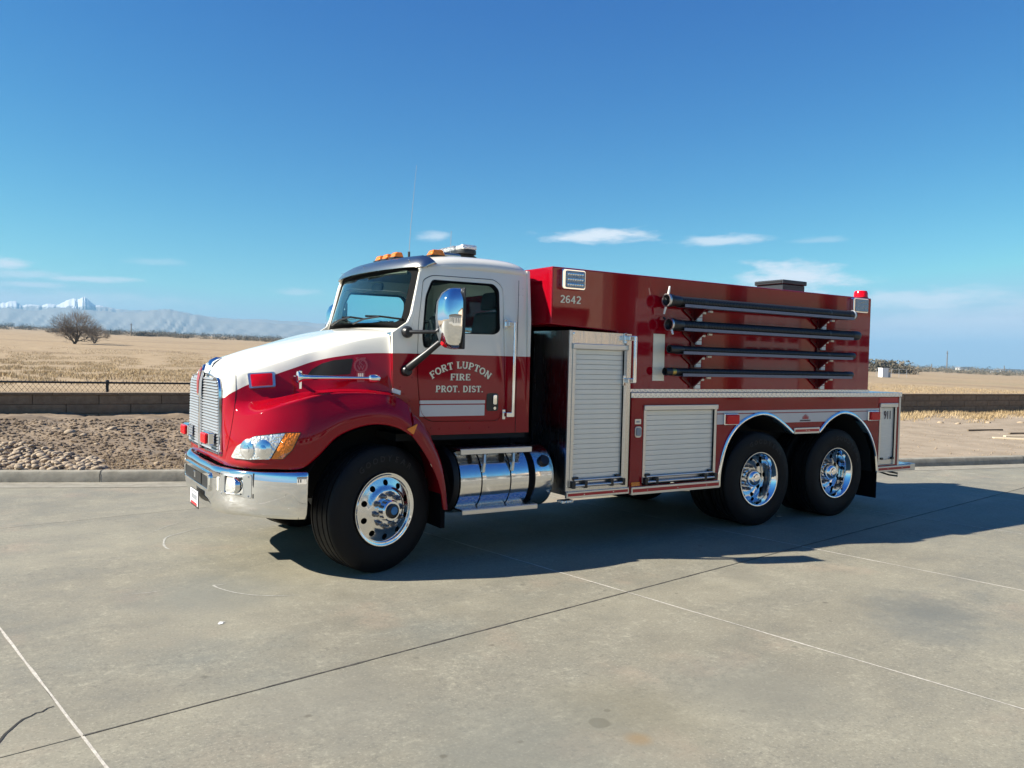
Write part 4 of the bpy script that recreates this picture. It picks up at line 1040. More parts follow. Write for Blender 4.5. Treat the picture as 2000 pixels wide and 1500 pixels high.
# dark front structure behind the bumper and under the bonnet
MB().box(-1.0, -.62, -.78, .78, .52, .90).build('front_crossmember', 'liner_black', T)
MB().box(-.98, .4, -.56, .56, .55, 1.5).build('engine_bay', 'liner_black', T)
for sg in (-1, 1):
    V, F = [], []; n = 22
    for k in range(n+1):
        a = math.radians(8+176*k/n); r = .665
        for yy in (1.17, .57): V.append((-.015+r*math.cos(a), sg*yy, .545+r*math.sin(a)))
    for k in range(n): F.append((2*k, 2*k+1, 2*k+3, 2*k+2))
    MB().add(V, F).build('wheel_arch_liner', 'liner_black', T, smooth=60)
    # rear half of the front wing
    inn = spline([(.262, 1.118), (.346, 1.014), (.437, .879), (.499, .756), (.539, .634), (.568, .484)], 5); out = spline([(.275, 1.33), (.385, 1.235), (.465, 1.11), (.554, .927), (.603, .71), (.628, .48)], 5)
    V, F = [], []; pr = []
    for a, b in zip(inn, out):
        e = b-a
        ring = [(a+e*.02, 1.175), (a, 1.198), (a+e*.25, 1.205), (a+e*.62, 1.195), (a+e*.88, 1.16), (b, 1.09), (b+e*.0, .80), (b-e*.25, .80), (b-e*.25, 1.08), (a+e*.6, 1.15)]
        V += [(float(q[0]), -sg*-y if False else sg*y, float(q[1])) for q, y in ring]
    n = 10
    for i in range(len(inn)-1):
        for j in range(n): F.append((i*n+j, i*n+(j+1) % n, (i+1)*n+(j+1) % n, (i+1)*n+j))
    F.append(tuple(range(n))); F.append(tuple((len(inn)-1)*n+j for j in range(n)))
    MB().add(V, F).build('wing_extension', 'red_paint', T, smooth=45)
    MB().box(.60, .64, sg*.62 if sg > 0 else -1.08, 1.08 if sg > 0 else -.62, .30, .75).build('mud_flap', 'black_rubber', T)

# --- cab
def yside(z): return float(np.interp(z, [1.0, 1.95, 2.15, 2.55, 2.62], [1.02, 1.02, 1.012, .975, .955]))
CABS = lambda sg: (lambda u, v, d: (u, sg*(yside(v)-d), v))
DOOR = round_poly([(.428, 2.44), (.51, 2.488), (1.15, 2.495), (1.232, 2.43), (1.267, 1.33), (1.20, 1.222), (1.12, 1.215), (.50, 1.222), (.41, 1.28), (.372, 1.65), (.375, 2.06)], [.03, .06, .06, .08, .10, .06, .02, .05, .06, .1, .1])
WIN = round_poly([(.447, 2.30), (.512, 2.447), (1.13, 2.452), (1.188, 2.40), (1.192, 2.03), (1.135, 1.995), (.80, 1.99), (.70, 1.955), (.56, 1.862), (.43, 1.855), (.412, 1.95)], [.04, .03, .03, .04, .04, .04, .08, .08, .05, .03, .05])
CABO = [(.155, 1.45), (.30, 1.29), (.46, 1.105), (1.53, 1.105), (1.53, 2.60), (1.2, 2.605), (.62, 2.575), (.44, 2.55), (.40, 2.50), (.318, 2.15), (.28, 2.07), (.14, 1.975)]
for sg in (-1, 1):
    side = plate(MB(), CABO, [round_poly([(x, z) for x, z in DOOR], .002, 1)], CABS(sg), 0, .03, .08).build('cab_side', 'two_tone_paint', T, smooth=30)
    dr_out = ins(DOOR, .9905)
    door = plate(MB(), dr_out, [WIN], CABS(sg), -.004, .05, .08).build('door', 'two_tone_paint', T, smooth=30)
    plate(MB(), WIN, [ins(WIN, .945)], CABS(sg), -.0055, .03).build('window_seal', 'black_rubber', door)
    plate(MB(), ins(WIN, .95), [], CABS(sg), .008, .013).build('window_pane', 'glass', door)
    MB().tube([(.502, sg*(yside(2.2)-.003), 1.86), (.50, sg*(yside(2.3)-.003), 2.42)], .009, 6).build('window_divider', 'black_rubber', door) if False else None
    plate(MB(), ins(DOOR, .9965), [ins(DOOR, .991)], CABS(sg), .004, .02).build('door_seal', 'liner_black', side)
    plate(MB(), ins(DOOR, .984), [ins(DOOR, .978)], CABS(sg), -.0065, -.004).build('door_bead', 'two_tone_paint', door)
    y = -sg*0
    # handle
    hx = MB(); hp = hx.prism(rrect(1.065, 1.188, 1.307, 1.468, .025), CABS(sg), -.007, .0).build('handle_recess', 'black_plastic', door)
    MB().prism(rrect(1.128, 1.168, 1.365, 1.455, .012), CABS(sg), -.022, -.0072).build('handle', 'chrome', door, bevel=.004)
    MB().lathe([(0, 0), (.014, 0), (.014, .012), (0, .012)], 'y', (1.147, sg*1.02-(.018 if sg < 0 else -.006), 1.333), 14).build('lock', 'chrome', door, smooth=40)
    # reflective stripes
    MB().prism(rrect(.402, 1.05, 1.376, 1.406, .006), CABS(sg), -.0062, -.003).build('stripe', 'silver_stripe', door)
    MB().prism(rrect(.405, 1.046, 1.268, 1.366, .006), CABS(sg), -.0062, -.003).build('stripe', 'silver_stripe', door)
    # A pillar and windscreen corner
    if sg < 0:
        Y = -1.02-.0045
        # arched FORT LUPTON, then FIRE, PROT. DIST.
        s = 'FORT LUPTON'; tw = text_width(s); h = .062; cx, cz, Rr = .80, 1.747-.52, .52
        half = .37; k = h; sx = 2*half/(tw*h)*1.0
        def arcp(u, v, um, tw=tw):
            a = (um-tw/2)/tw*2*math.asin(.318/Rr); du = (u-um)*h*sx*.86; rr = Rr-h+v*h
            return cx+rr*math.sin(a)+du*math.cos(a), cz+rr*math.cos(a)-du*math.sin(a)
        letters(s, arcp, h, Y, door)
        def linep(x0, x1, z0, hgt, s):
            w = text_width(s); return lambda u, v, um: (x0+(x1-x0)*u/w, z0+v*hgt)
        letters('FIRE', linep(.693, .893, 1.581, .058, 'FIRE'), .058, Y, door); letters('PROT. DIST.', linep(.553, 1.026, 1.477, .057, 'PROT. DIST.'), .057, Y, door)
    # grab rail behind the door
    gb = MB().tube([(1.31, sg*1.085, 1.26), (1.312, sg*1.085, 2.11)], .016, 12).build('grab_rail', 'chrome', T, smooth=50)
    for z in (1.275, 2.095): MB().box(1.245, 1.325, min(sg*1.018, sg*1.09), max(sg*1.018, sg*1.09), z-.022, z+.022).build('rail_foot', 'chrome', gb, bevel=.006); MB().box(1.235, 1.265, min(sg*1.018, sg*1.03), max(sg*1.018, sg*1.03), z-.045, z+.045).build('rail_plate', 'chrome', gb, bevel=.003)
    for x, z in ((1.24, 1.24), (1.255, 1.27), (.52, 1.165), (.60, 1.16), (.7, 1.16), (.22, 1.52), (.25, 1.46), (.31, 1.40), (.33, 1.60), (.9, 1.16), (1.1, 1.16), (1.41, 2.43), (1.45, 2.43), (1.49, 2.43), (1.41, 2.37), (1.45, 2.37), (1.49, 2.37)):
        MB().lathe([(0, -sg*-.004), (.0045, sg*.003), (.007, 0)], 'y', (x, sg*yside(z), z), 8).build('rivet', 'two_tone_paint', side)
    MB().prism([(.145, 1.475), (.21, 1.455), (.215, 1.49), (.15, 1.51)], CABS(sg), -.03, 0).build('step_tag', 'badge_white', side)
MB().box(1.38, 1.383, -1.0225, -1.0185, 1.11, 2.5).build('panel_gap', 'liner_black', T)
MB().box(.149, .155, -1.014, -.97, 1.47, 1.97).build('panel_gap', 'liner_black', T)
# roof
RS = [(.40, -.085), (.45, -.055), (.55, -.03), (.75, -.005), (1.0, .006), (1.25, .006), (1.40, -.004), (1.48, -.025), (1.52, -.06), (1.535, -.11)]
RPF = [(-.972, 2.56), (-.955, 2.615), (-.915, 2.655), (-.83, 2.685), (-.6, 2.715), (-.3, 2.732), (0, 2.738), (.3, 2.732), (.6, 2.715), (.83, 2.685), (.915, 2.655), (.955, 2.615), (.972, 2.56)]
V = []; RSs = spline(RS, 3); n = len(RPF)
for x, dz in RSs:
    for y, z in RPF: V.append((float(x), y, z+float(dz)*(1 if z > 2.58 else .25)))
F = [(i*n+j, i*n+j+1, (i+1)*n+j+1, (i+1)*n+j) for i in range(len(RSs)-1) for j in range(n-1)]
F.append(tuple((len(RSs)-1)*n+j for j in range(n)))
rf = MB().add(V, F).build('roof', 'white_paint', T, smooth=50); q = rf.modifiers.new('thick', 'SOLIDIFY'); q.thickness = .01; q.offset = -1
plate(MB(), [(-1.015, 1.105), (1.015, 1.105), (1.015, 2.15), (.972, 2.60), (-.972, 2.60), (-1.015, 2.15)], [rrect(-.62, .62, 2.02, 2.42, .06)], FX(1.50), 0, .03).build('cab_back', 'two_tone_paint', T)
plate(MB(), rrect(-.62, .62, 2.02, 2.42, .06), [], FX(1.51), 0, .006).build('rear_window', 'glass', T)
MB().box(.2, 1.5, -1.0, 1.0, 1.06, 1.12).build('cab_floor', 'liner_black', T)
# windscreen: bottom and top rails curved forward in the middle
def ws(t, y):   # t 0 bottom, 1 top; y -1..1
    xb = .30-.19*(1-abs(y)**2.2); xt = .425-.13*(1-abs(y)**2.2)
    zb = 2.035+.012*(1-y*y); zt = 2.555+.03*(1-y*y)
    return Vector((xb+(xt-xb)*t, (.965+(.93-.965)*t)*y, zb+(zt-zb)*t))
def wsmap(u, v, d):
    p = ws(v, u); e = (ws(v, min(1, u+.01))-ws(v, max(-1, u-.01))).cross(ws(v+.01, u)-ws(v-.01, u)).normalized()
    if e.x > 0: e = -e
    return p-e*d
WSO = rrect(-1.0, 1.0, -.04, 1.04, .03); WSI = [(x*.915, .06+(z)*.88) for x, z in rrect(-1, 1, 0, 1, .12)]
wsf = plate(MB(), WSO, [WSI], wsmap, 0, .025, .09).build('windscreen_frame', 'black_rubber', T, smooth=40)
plate(MB(), [(x*.922, .054+z*.892) for x, z in rrect(-1, 1, 0, 1, .12)], [], wsmap, .008, .013, .08).build('windscreen', 'windscreen_glass', wsf, smooth=40)
# A pillars (white) cover the joint between screen and side
for sg in (-1, 1):
    V, F = [], []
    for t in [k/10 for k in range(11)]:
        a = ws(t, sg*1.0); z = a.z; b = Vector((float(np.interp(z, [2.0, 2.07, 2.15, 2.50, 2.56], [.30, .335, .345, .415, .46])), sg*(yside(z)+.001), z))
        mid = (a+b)/2+Vector((-.018, sg*.018, 0)); V += [a+Vector((-.004, 0, 0)), mid, b]
    for k in range(10): F += [(3*k, 3*k+1, 3*k+4, 3*k+3), (3*k+1, 3*k+2, 3*k+5, 3*k+4)]
    q = MB().add(V, F).build('a_pillar', 'white_paint', T, smooth=60); qq = q.modifiers.new('thick', 'SOLIDIFY'); qq.thickness = .012
# cowl between bonnet and screen
V, F = [], []
for k in range(21):
    y = -1+.1*k; p = ws(-.04, y); hx_ = .10+.04*abs(y); V += [(p.x+.01, p.y, p.z+.004), (min(hx_, p.x-.01), p.y*.93, 1.975+.05*(1-y*y)), (hx_-.02, p.y*.95, 1.90), (.5, p.y*1.03, 1.90)]
for k in range(20):
    for j in range(3): F.append((4*k+j, 4*k+j+1, 4*k+5+j, 4*k+4+j))
MB().add(V, F).build('cowl', 'white_paint', T, smooth=50)
# wipers
for y0, y1 in ((.35, -.12), (-.25, -.66)):
    a = wsmap(y0, .02, -.03); b = wsmap(y1, .14, -.025); c = wsmap((y0+y1)/2+.1, .16, -.03)
    w = MB().tube([a, (a+b)/2+Vector((-.02, 0, .01)), b], .008, 6).build('wiper_arm', 'black_plastic', T, smooth=50)
    MB().tube([wsmap(y1-.28, .11, -.012), wsmap(y1, .15, -.014), wsmap(y1+.25, .16, -.012)], .009, 5).build('wiper_blade', 'black_rubber', w)
# visor
V, F = [], []; ys = [-1.012, -1.0, -.97, -.90, -.75, -.5, -.25, 0, .25, .5, .75, .90, .97, 1.0, 1.012]
for y in ys:
    a = abs(y); e = float(np.interp(a, [0, .90, .97, 1.0, 1.012], [1, 1, .75, .35, 0])); xf = .245+.135*(a/.95)**2+(1-e)*.05; zf = 2.552-.006*(1-e)
    zr = float(np.interp(a, [0, .5, .9, 1.012], [2.690, 2.682, 2.648, 2.60])); d = .35+.65*e
    V += [(xf+.012, y, zf-.002), (xf, y, zf), (xf+.006, y, zf+.022*d), (xf+.045, y*.998, zf+.072*d), (xf+.10, y*.995, zf+.108*d), (.53, y*.965, zr)]
for k in range(len(ys)-1):
    for j in range(5): F.append((6*k+j, 6*k+j+1, 6*k+7+j, 6*k+6+j))
vz = MB().add(V, F).build('sun_visor', 'visor_metal', T, smooth=50); q = vz.modifiers.new('thick', 'SOLIDIFY'); q.thickness = .006
for y in (-.8, -.4, 0, .4, .8): MB().lathe([(0, .004), (.008, .003), (.01, 0)], 'z', (.29+.10*abs(y), y, 2.622), 8).build('bolt', 'chrome', vz)
# amber cab lights, light bar, antennas
def amber(x, y, z, L=.10, h=.05):
    o = MB().add([(x-L/2, y-.055, z), (x+L/2, y-.055, z), (x+L/2, y+.055, z), (x-L/2, y+.055, z), (x-L*.30, y-.045, z+h), (x+L*.34, y-.045, z+h*1.05), (x+L*.34, y+.045, z+h*1.05), (x-L*.30, y+.045, z+h)],
             [(0, 3, 2, 1), (4, 5, 6, 7), (0, 1, 5, 4), (1, 2, 6, 5), (2, 3, 7, 6), (3, 0, 4, 7)]).build('cab_light', 'amber_lens', T, bevel=.012, seg=3)
    MB().box(x-L*.55, x+L*.55, y-.06, y+.06, z-.012, z+.004).build('light_base', 'black_plastic', o)
for y in (.02, -.15, -.34): amber(.47, y, 2.688)
amber(.66, -.76, 2.68, .15, .055); amber(.66, .76, 2.68, .15, .055)
lbz = 2.80
lb = MB().prism(round_poly([(1.14, -.26), (1.14, .26), (1.19, .34), (1.31, .34), (1.36, .26), (1.36, -.26), (1.31, -.34), (1.19, -.34)], .06), lambda u, v, d: (u, v, lbz+d), 0, .036).build('light_bar', 'black_plastic', T, bevel=.006)
for k in range(4):
    y0 = -.33+.165*k; e = .03 if k in (0, 3) else 0
    MB().box(1.15+e*.6, 1.35-e*.6, y0+.003, y0+.162, lbz+.037, lbz+.088).build('lens', 'lens_clear' if k in (1, 2) else 'lamp_facets', lb, bevel=.018, seg=3)
MB().box(1.165, 1.335, -.15, .15, lbz+.037, lbz+.07).build('lamp_core', 'lamp_facets', lb)
for y in (-.22, .22): MB().prism([(1.02, 2.715), (1.48, 2.715), (1.46, 2.735), (1.33, 2.80), (1.18, 2.80), (1.06, 2.735)], lambda u, v, d, y=y: (u, y+d, v), -.03, .03).build('bar_foot', 'black_plastic', lb, bevel=.004)
MB().box(.80, 1.0, -.62, -.50, 2.70, 2.745).build('roof_vent', 'visor_metal', T, bevel=.02)
an = MB().tube([(.672, -.17, 2.71), (.672, -.17, 2.78)], .012, 8).build('antenna', 'black_plastic', T)
MB().tube([(.672, -.17, 2.78), (.69, -.16, 3.05), (.715, -.15, 3.30), (.75, -.13, 3.62)], [.0032, .0026, .002, .0014], 5).build('whip', 'grey_box', an)
MB().tube([(1.1, -.2, 2.73), (1.105, -.2, 3.02)], .0025, 5).build('short_antenna', 'grey_box', T)
# cab interior
MB().box(.24, .56, -.93, .93, 1.62, 1.955).build('dashboard', 'interior', T, bevel=.04, seg=3)
for y in (-.5, .5):
    s = MB().box(.80, 1.30, y-.25, y+.25, 1.45, 1.62).build('seat', 'seat_cloth', T, bevel=.05, seg=3)
    MB().prism([(1.22, 1.6), (1.36, 1.6), (1.44, 2.22), (1.34, 2.24)], lambda u, v, d, y=y: (u, y+d, v), -.24, .24).build('backrest', 'seat_cloth', s, bevel=.05, seg=3)
    MB().prism([(1.34, 2.25), (1.43, 2.25), (1.44, 2.42), (1.37, 2.42)], lambda u, v, d, y=y: (u, y+d, v), -.13, .13).build('headrest', 'seat_cloth', s, bevel=.03, seg=3)
stw = MB(); ring = []
for k in range(29):
    a = 2*PI*k/28; ring.append(Vector((.66, -.5, 1.93))+Vector((.35*math.sin(a)*.2*.9, .20*math.cos(a), .20*math.sin(a)*.9)))
stw.tube(ring, .014, 8, False); stw.tube([(.66, -.5, 1.93), (.5, -.5, 1.85)], .025, 8); stw.tube([ring[0], ring[14]], .012, 6); stw.tube([(.66, -.5, 1.93), ring[21]], .012, 6); stw.build('steering_wheel', 'interior', T, smooth=60)
MB().box(.46, 1.5, -.93, .93, 2.585, 2.60).build('headliner', 'headliner', T)
MB().prism(rrect(-.12, .12, 2.40, 2.47, .025), FX(.42), 0, .02).build('rear_view_mirror', 'interior', T)
MB().box(.30, .42, -.75, -.45, 1.957, 1.962).build('dash_papers', 'badge_white', T)
# mirrors
for sg in (-1, 1):
    V, F = [], []; Yc = 1.335; lev = [(1.848, .02, .02), (1.86, .07, .055), (1.90, .10, .09), (1.99, .115, .11), (2.12, .118, .115), (2.24, .115, .11), (2.31, .10, .09), (2.345, .07, .06), (2.356, .02, .02)]
    for z, hy, hx_ in lev:
        for k in range(20):
            a = 2*PI*k/20; c, s = math.cos(a), math.sin(a); e = .55
            px = (abs(c)**e)*math.copysign(1, c); py = (abs(s)**e)*math.copysign(1, s)
            x = .565-hx_*1.40*max(0, -px)**1.1 if px < 0 else .565+.02*px
            V.append((x+(z-2.1)*.02, sg*Yc+hy*py, z))
    for i in range(len(lev)-1):
        for k in range(20): F.append((i*20+k, i*20+(k+1) % 20, (i+1)*20+(k+1) % 20, (i+1)*20+k))
    F += [tuple(range(20)), tuple((len(lev)-1)*20+k for k in range(20))]
    mr = MB().add(V, F).build('mirror', 'chrome', T, smooth=50)
    MB().box(.575, .595, sg*Yc-.122, sg*Yc+.122, 1.85, 2.355).build('mirror_back', 'black_plastic', mr, bevel=.012, seg=3)
    MB().prism(rrect(-.105, .105, 1.875, 2.33, .03), lambda u, v, d: (.5955+d, sg*Yc+u, v), 0, .003).build('mirror_glass', 'chrome', mr)
    MB().lathe([(0, -.03), (.028, -.024), (.042, -.004), (.044, .012)], 'x', (.462, sg*(Yc+.01), 1.905), 18).build('mirror_lamp', 'red_lens', mr, smooth=40)
    MB().tube([(.275, sg*1.0, 1.665), (.285, sg*1.06, 1.69), (.40, sg*1.17, 1.82), (.535, sg*1.27, 1.965)], [.038, .034, .027, .022], 10).build('mirror_arm', 'black_plastic', mr, smooth=60)
    MB().tube([(.27, sg*1.0, 1.985), (.285, sg*1.07, 1.985), (.56, sg*1.28, 1.995)], [.034, .017, .015], 10).build('mirror_arm', 'black_plastic', mr, smooth=60)
    for z in (1.66, 1.985): MB().lathe([(.05, 0), (.05, .03), (.035, .055), (0, .055)] if sg > 0 else [(.05, 0), (.05, -.03), (.035, -.055), (0, -.055)], 'y', (.272, sg*.975+(.035 if sg > 0 else -.035), z), 16).build('arm_foot', 'black_plastic', mr, smooth=50)

# --- wheels: local axis y, outer face towards -y
def tyre_mb(w, r=.522, ri=.292):
    h = w/2; P = [(ri, -h+.035), (ri+.012, -h+.012), (ri+.05, -h-.001), (ri+.12, -h-.006), (ri+.165, -h), (ri+.195, -h+.012), (r-.012, -h+.022), (r-.002, -h+.034)]
    tread = []; gs = [-.62, -.22, .22, .62]
    for g in gs: tread += [(r, g*h-.008), (r-.014, g*h-.006), (r-.014, g*h+.006), (r, g*h+.008)]
    Q = P+tread+[(a, -b) for a, b in reversed(P)]
    return MB().lathe(Q, 'y', (0, 0, 0), 72)
tyre_front = None
def sidewall_text(parent, s, rad, a0, span, y, h=.05):
    for k, ch in enumerate(s):
        tv, tf = text_mb(ch, h*1.35, .001, .001); a = a0-span*(k/(len(s)-1)-.5)
        MB().add([(rad*math.cos(a)+p[0]*math.sin(a)*1+p[1]*math.cos(a), y-p[2], rad*math.sin(a)-p[0]*math.cos(a)+p[1]*math.sin(a)) for p in tv], tf).build('sidewall_letter', 'black_frame', parent)
def disc_with_holes(prof, r0, r1, hole_r, hole_rad, nh, th=.012):
    f = lambda u, v, d: (u, float(np.interp(math.hypot(u, v), [p[0] for p in prof], [p[1] for p in prof]))+d, v)
    holes = [circ(hole_r*math.cos(2*PI*(k+.5)/nh), hole_r*math.sin(2*PI*(k+.5)/nh), hole_rad, hole_rad, 14) for k in range(nh)]
    mb = MB(); n = 64; out = circ(0, 0, r1, r1, n); pv, tris = cdt(out, holes+[circ(0, 0, r0, r0, 40)], .016); 
    nn = len(pv); E = {}; fs = list(tris)
    for t in tris:
        for a, b in ((t[0], t[1]), (t[1], t[2]), (t[2], t[0])): E[(a, b)] = 1
    for (a, b) in E:
        if (b, a) not in E: fs.append((b, a, a+nn, b+nn))
    return mb.add([f(u, v, 0) for u, v in pv]+[f(u, v, th) for u, v in pv], fs)
def make_front():
    y0 = -.155
    w = disc_with_holes([(.08, -.190), (.155, -.192), (.175, -.185), (.19, -.170), (.235, -.158), (.262, -.150)], .08, .262, .222, .0255, 10).build('wheel', 'wheel_polish', T, smooth=30)
    MB().lathe([(.255, y0+.03), (.262, y0+.003), (.270, y0-.006), (.283, y0-.006), (.291, y0-.012), (.300, y0-.012), (.302, y0-.004), (.296, y0+.02), (.285, .12)], 'y', (0, 0, 0), 64).build('rim', 'chrome', w, smooth=45)
    MB().lathe([(.285, -.10), (.05, -.10)], 'y', (0, 0, 0), 40).build('brake_drum', 'liner_black', w)
    t = tyre_mb(.315).build('tyre', 'tyre_rubber', w, smooth=35); sidewall_text(t, 'GOODYEAR', .415, PI/2, 1.25, -.1645)
    MB().lathe([(.092, -.185), (.088, -.20), (.088, -.245), (.078, -.256), (.062, -.256), (.0, -.256)], 'y', (0, 0, 0), 40).build('hub', 'chrome', w, smooth=35)
    MB().lathe([(.060, -.255), (.060, -.268), (.050, -.274), (0, -.275)], 'y', (0, 0, 0), 30).build('hub_cap', 'black_plastic', w, smooth=35)
    MB().lathe([(.034, -.2755), (.030, -.279), (0, -.2795)], 'y', (.006, 0, .004), 20).build('hub_badge', 'blue_hub', w, smooth=35)
    for k in range(10):
        a = 2*PI*(k+.2)/10; c = (.1325*math.cos(a), 0, .1325*math.sin(a))
        MB().lathe([(.025, -.19), (.025, -.197), (.0185, -.199), (.0185, -.232), (.011, -.244), (.0, -.246)], 'y', c, 6 if k < 0 else 12).build('lug_nut', 'lug_steel', w, smooth=40)
    return w
def make_rear():
    # dual wheel: local y=0 at the outer tyre's centre
    y0 = -.135
    w = disc_with_holes([(.08, .052), (.16, .052), (.185, .040), (.225, .030), (.25, .045)], .08, .25, .215, .027, 10).build('wheel', 'wheel_polish', T, smooth=30)
    MB().lathe([(.246, .05), (.252, .0), (.258, -.06), (.262, -.09), (.276, y0+.03), (.280, y0+.004), (.290, y0-.004), (.300, y0-.004), (.302, y0+.004), (.296, y0+.03), (.285, .12)], 'y', (0, 0, 0), 64).build('rim', 'chrome', w, smooth=45)
    t = tyre_mb(.275).build('tyre', 'tyre_rubber', w, smooth=35); sidewall_text(t, 'GOODYEAR', .415, PI/2, 1.25, -.1445)
    o = t.copy(); COL.objects.link(o); o.location = (0, .33, 0); o.data = t.data
    MB().lathe([(.285, .10), (.05, .10)], 'y', (0, 0, 0), 40).build('brake_drum', 'liner_black', w)
    MB().lathe([(.100, .05), (.098, .02), (.098, -.055), (.088, -.078), (.07, -.092), (.066, -.094), (.05, -.096), (.046, -.108), (.03, -.112), (0, -.112)], 'y', (0, 0, 0), 40).build('hub', 'chrome', w, smooth=40)
    for k in range(10):
        a = 2*PI*(k+.2)/10; c = (.1325*math.cos(a), 0, .1325*math.sin(a))
        MB().lathe([(.020, .05), (.020, .044), (.016, .042), (.016, .014), (.010, .004), (0, .002)], 'y', c, 12).build('lug_nut', 'lug_steel', w, smooth=40)
    return w
XR1, XR2 = 4.492, 5.842
fw = make_front(); fw.location = (.0, -1.01, .522); fw.rotation_euler = (0, .4, 0)
STEER = math.radians(15); fw.rotation_mode = 'XYZ'; fw.rotation_euler = (0, 0, STEER)
f2 = copy_tree(fw, T); f2.location = (0, 1.01, .522); f2.rotation_euler = (0, 0, PI+STEER*.9)
rw = make_rear(); rw.location = (XR1, -1.065, .522); rw.rotation_euler = (0, .25, 0)
for x, sg in ((XR2, -1), (XR1, 1), (XR2, 1)):
    c = copy_tree(rw, T); c.location = (x, sg*1.065, .522); c.rotation_euler = (0, .6 if sg < 0 else 0, 0 if sg < 0 else PI)
# chassis
for sg in (-1, 1): MB().box(-.95, 7.0, sg*.43-.04, sg*.43+.04, .62, .90).build('frame_rail', 'black_frame', T)
for x in (0, XR1, XR2): MB().tube([(x, -.9, .522), (x, .9, .522)], .085, 12).lathe([(.16, -.15), (.22, -.08), (.22, .08), (.16, .15)], 'y', (x, 0, .522), 18).build('axle', 'black_frame', T, smooth=50)
MB().tube([(.8, 0, .6), (4.4, 0, .55)], .06, 10).build('drive_shaft', 'black_frame', T)
MB().box(1.62, 1.82, -.56, .56, .55, 2.05).build('gap_structure', 'liner_black', T)
MB().box(.55, 1.85, -.55, .55, .55, 1.08).build('transmission', 'liner_black', T)
MB().box(2.62, 3.80, -1.16, 1.16, .56, 1.45).build('lower_box', 'liner_black', T)
MB().box(3.80, 6.62, -.60, .60, .70, 1.45).build('tank_sump', 'liner_black', T)
MB().box(3.80, 6.62, -1.19, 1.19, 1.26, 1.45).build('wheel_well_top', 'liner_black', T)
MB().box(6.63, 7.03, -1.16, 1.16, .58, 1.45).build('rear_box', 'liner_black', T)
for x in (6.62,): 
    for sg in (-1, 1): MB().box(6.66, 6.675, min(sg*.62, sg*1.18), max(sg*.62, sg*1.18), .16, .70).build('mud_flap', 'black_rubber', T)

# --- fuel tank with steps
for sg in (-1, 1):
    c = (0, sg*.855, .69)
    ft = MB().lathe([(0, .745), (.26, .745), (.295, .755), (.303, .775), (.303, 1.455), (.295, 1.46)], 'x', c, 48).build('fuel_tank', 'polished_aluminium', T, smooth=40)
    MB().lathe([(.29, 1.455), (.292, 1.53)], 'x', c, 48).build('tank_band', 'black_rubber', ft, smooth=40)
    MB().lathe([(.29, 1.525), (.303, 1.53), (.303, 1.715), (.295, 1.735), (.26, 1.745), (0, 1.745)], 'x', c, 48).build('tank_end', 'polished_aluminium', ft, smooth=40)
    for x in (.985, 1.285): 
        MB().lathe([(.303, x-.022), (.3095, x-.020), (.3095, x+.020), (.303, x+.022)], 'x', c, 48).build('strap', 'polished_aluminium', ft, smooth=30)
        MB().lathe([(.3035, x-.030), (.3055, x-.028), (.3055, x-.022)], 'x', c, 48).build('strap_liner', 'black_rubber', ft)
        MB().tube([(x, sg*1.15, .95), (x-.01, sg*1.165, .86), (x-.015, sg*1.155, .78)], .018, 6).build('step_hanger', 'brushed_aluminium', ft)
    a = math.radians(30); cc = (1.635, sg*(.855+.305*math.cos(a)), .69+.305*math.sin(a))
    cp_ = MB().lathe([(.055, 0), (.055, .02), (.045, .035), (0, .037)], 'z', (0, 0, 0), 22).build('fuel_cap', 'black_plastic', ft, smooth=40); cp_.location = cc; cp_.rotation_euler = (-sg*math.radians(60), 0, 0)
    for z0, z1, x0, x1, y0 in ((.945, .990, .72, 1.452, 1.2), (.425, .465, .74, 1.52, 1.215)):
        s = MB().box(x0, x1, min(sg*y0, sg*(y0-.012)), max(sg*y0, sg*(y0-.012)), z0, z1).build('step', 'brushed_aluminium', ft, bevel=.003)
        MB().box(x0, x1, min(sg*(y0-.013), sg*(y0-.20)), max(sg*(y0-.013), sg*(y0-.20)), z1-.012, z1+.003).build('tread', 'diamond_plate', s)
        for x in (x0+.15, x0+.5): MB().box(x, x+.04, min(sg*(y0-.02), sg*.6), max(sg*(y0-.02), sg*.6), z0+.0, z1-.014).build('bracket', 'black_frame', s)
    MB().lathe([(0, .70), (.26, .705), (.29, .742)], 'x', c, 40).build('tank_face', 'black_frame', ft, smooth=40)

